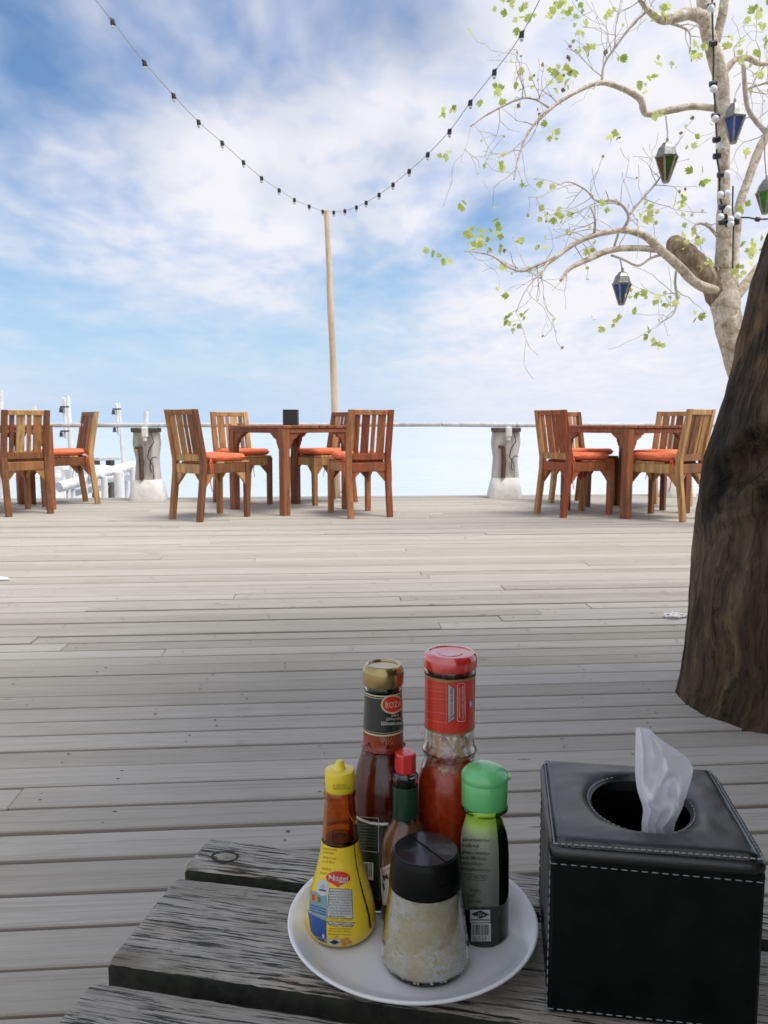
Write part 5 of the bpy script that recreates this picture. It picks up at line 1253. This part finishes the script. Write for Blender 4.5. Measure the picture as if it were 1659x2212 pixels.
for dz, dr in [(-.0045, .0012), (-.008, .0014), (-.0108, .0010), (-.0116, -.001), (-.0116, -.006)]:
    for k in range(na):
        a = 2*math.pi*k/na; e = Vector((hx*math.cos(a), hy*math.sin(a))); aa = math.atan2(e.y, e.x); R_ = sq(aa, HB-.001+dr); vs.append((R_*math.cos(aa), R_*math.sin(aa), TOPZ-.0012+dz))
nrow = len(vs)//na
lid.add(vs, [[i*na+k, i*na+(k+1) % na, (i+1)*na+(k+1) % na, (i+1)*na+k] for i in range(nrow-1) for k in range(na)], 0, True)
lid = lid.build('lid', PADDED, tbx, angle=0, fix=True)
def stitches(m, pts, ln, gap, r=.0007, lift=.0004):
    d = [0]
    for a, b_ in zip(pts[:-1], pts[1:]): d.append(d[-1]+(b_-a).length)
    def at(u):
        for i in range(len(pts)-1):
            if u <= d[i+1]: return pts[i].lerp(pts[i+1], (u-d[i])/max(1e-9, d[i+1]-d[i]))
        return pts[-1]
    u = 0
    while u+ln < d[-1]:
        a, b_ = at(u), at(u+ln); c = at(u+ln/2)+Vector((0, 0, lift)); m.tube([a, a.lerp(c, .5)+Vector((0, 0, lift*.6)), c, b_.lerp(c, .5)+Vector((0, 0, lift*.6)), b_], [r*.55, r, r, r, r*.55], 6); u += ln+gap
def row(parent, pts, *a):
    m = MB(); stitches(m, pts, *a); m.build('stitch_row', THREAD, parent, angle=0)
row(lid, [Vector(((hx+.0032)*math.cos(2*math.pi*k/120), (hy+.0032)*math.sin(2*math.pi*k/120), TOPZ-.0012)) for k in range(121)], .0042, .0009)
e = HB*.947; z = TOPZ-.0015
for a, b_ in [((-e, -e), (e, -e)), ((e, -e), (e, e)), ((e, e), (-e, e)), ((-e, e), (-e, -e))]: row(lid, [Vector((a[0], a[1], z)), Vector((b_[0], b_[1], z))], .0040, .0010)
e = s+.0003
def side(a, b_): row(body, [Vector(a), Vector(b_)], .0050, .0026, .0005, 0)
side((-e, -e, hz-.006), (e, -e, hz-.008)); side((-e-.0002, -e, hz-.006), (-e-.0002, e, hz-.006)); side((e+.0002, -e, hz-.006), (e+.0002, e, hz-.006)); side((-e, -e, .005), (e, -e, .005)); side((-e-.0002, -e, .005), (-e-.0002, e, .005))
side((-e-.0002, e-.005, .008), (-e-.0002, e-.005, hz-.01)); side((-e-.0002, -e+.004, .008), (-e-.0002, -e+.004, hz-.01))

PAPER = new_mat('tissue_paper'); pm, t_, b_ = PAPER; setb(b_, col=(.97, .965, .97), rough=.9)
nn = NOISE(t_, coords(t_), 140, 4, .6); bump(t_, b_, nn, .15, .002)
tr = N(t_, 'ShaderNodeBsdfTranslucent'); tr.inputs[0].default_value = (.98, .975, .98, 1); mx = N(t_, 'ShaderNodeMixShader'); mx.inputs[0].default_value = .58
L(t_, b_.outputs[0], mx.inputs[1]); L(t_, tr.outputs[0], mx.inputs[2]); L(t_, mx.outputs[0], t_.nodes['Material Output'].inputs[0])
def Z5(x, y): return (2050+x*.616)/1.8517, (2850+y*.616)/1.8517
rows = [  # v: outline of the sheet, left to right, with the depth of the fold at each point (enlarged-picture coordinates)
 [(840, 800, .0), (880, 800, -.012), (930, 800, .004), (980, 800, -.010), (1030, 790, .004), (1050, 780, .012)],
 [(838, 725, .0), (880, 725, -.012), (930, 738, .002), (985, 740, -.012), (1030, 735, .002), (1058, 722, .012)],
 [(846, 620, .0), (900, 640, -.014), (960, 640, .006), (1040, 640, -.013), (1085, 640, -.002), (1104, 618, .012)],
 [(812, 510, .004), (850, 560, -.010), (930, 560, -.016), (1010, 480, .008), (1080, 540, -.012), (1140, 505, .012)],
 [(797, 400, .004), (845, 440, -.012), (930, 440, -.004), (1010, 400, -.014), (1100, 400, .002), (1172, 390, .010)],
 [(797, 300, .002), (850, 320, -.012), (915, 330, .006), (985, 300, -.010), (1080, 300, .004), (1160, 335, .012)],
 [(798, 200, .0), (845, 210, -.010), (905, 220, .006), (960, 235, -.012), (1040, 255, .002), (1100, 268, .010)],
 [(800, 98, -.002), (830, 98, -.008), (858, 102, .002), (885, 110, -.006), (905, 122, .002), (925, 150, .008)]]
def sp4(q, u):
    n = len(q)-1; x = u*n; i = min(int(x), n-1); f_ = x-i
    a, b1, c, d = q[max(i-1, 0)], q[i], q[i+1], q[min(i+2, n)]
    return tuple(.5*((2*b1[k])+(c[k]-a[k])*f_+(2*a[k]-5*b1[k]+4*c[k]-d[k])*f_*f_+(3*b1[k]-a[k]-3*c[k]+d[k])*f_**3) for k in range(3))
def tissue_pt(u, v):
    col = [sp4(r_, u) for r_ in rows]; x, y, dp = sp4(col, v)
    p = P(*Z5(x, y), .652+dp*1.25 + .0030*abs(mn.noise(Vector((u*5+1, v*6, 0)))) - .0026*abs(mn.noise(Vector((u*9-v*4, v*9+u*5, 4)))) + .0016*abs(mn.noise(Vector((u*16+v*6, v*15-u*7, 8)))))
    return tuple(p)
m = MB(); m.grid(tissue_pt, 70, 96)
tis = m.build('tissue', pm, angle=0); sol = tis.modifiers.new('thickness', 'SOLIDIFY'); sol.thickness = .00025
tag(tis, 'white paper tissue pulled up out of the black box', 'tissue')
m = MB()
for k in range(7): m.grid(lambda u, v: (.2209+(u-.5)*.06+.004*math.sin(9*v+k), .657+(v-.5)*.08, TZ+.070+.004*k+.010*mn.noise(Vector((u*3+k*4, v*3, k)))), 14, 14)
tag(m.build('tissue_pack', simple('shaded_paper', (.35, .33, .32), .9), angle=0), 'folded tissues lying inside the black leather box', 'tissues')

# a scrap of white rope on the deck near the log, and flecks
m = MB(); c = G(1458, 1334); pts = []
for k in range(40):
    a = k*.55; pts.append(Vector((c.x+(.030+.012*math.sin(k*.9))*math.cos(a)+.0015*k-.03, c.y+(.022+.01*math.cos(k*.7))*math.sin(a), .006+.004*math.sin(k*1.7)+.004)))
m.tube(pts, .004, 6)
tag(m.build('rope_scrap', simple('white_rope', (.75, .75, .74), .8), angle=0), 'tangled scrap of white string lying on the deck beside the log', 'string')
m = MB(); pts = [Vector((G(0, 1252).x-.06+.05*math.cos(k*.8)+.003*k, G(0, 1252).y+.03*math.sin(k*.8), .006+.003*math.sin(k))) for k in range(24)]; m.tube(pts, .005, 6)
tag(m.build('rope_scrap', simple('white_rope_far', (.75, .75, .74), .8), angle=0), 'bit of white string on the deck at the left picture edge', 'string')
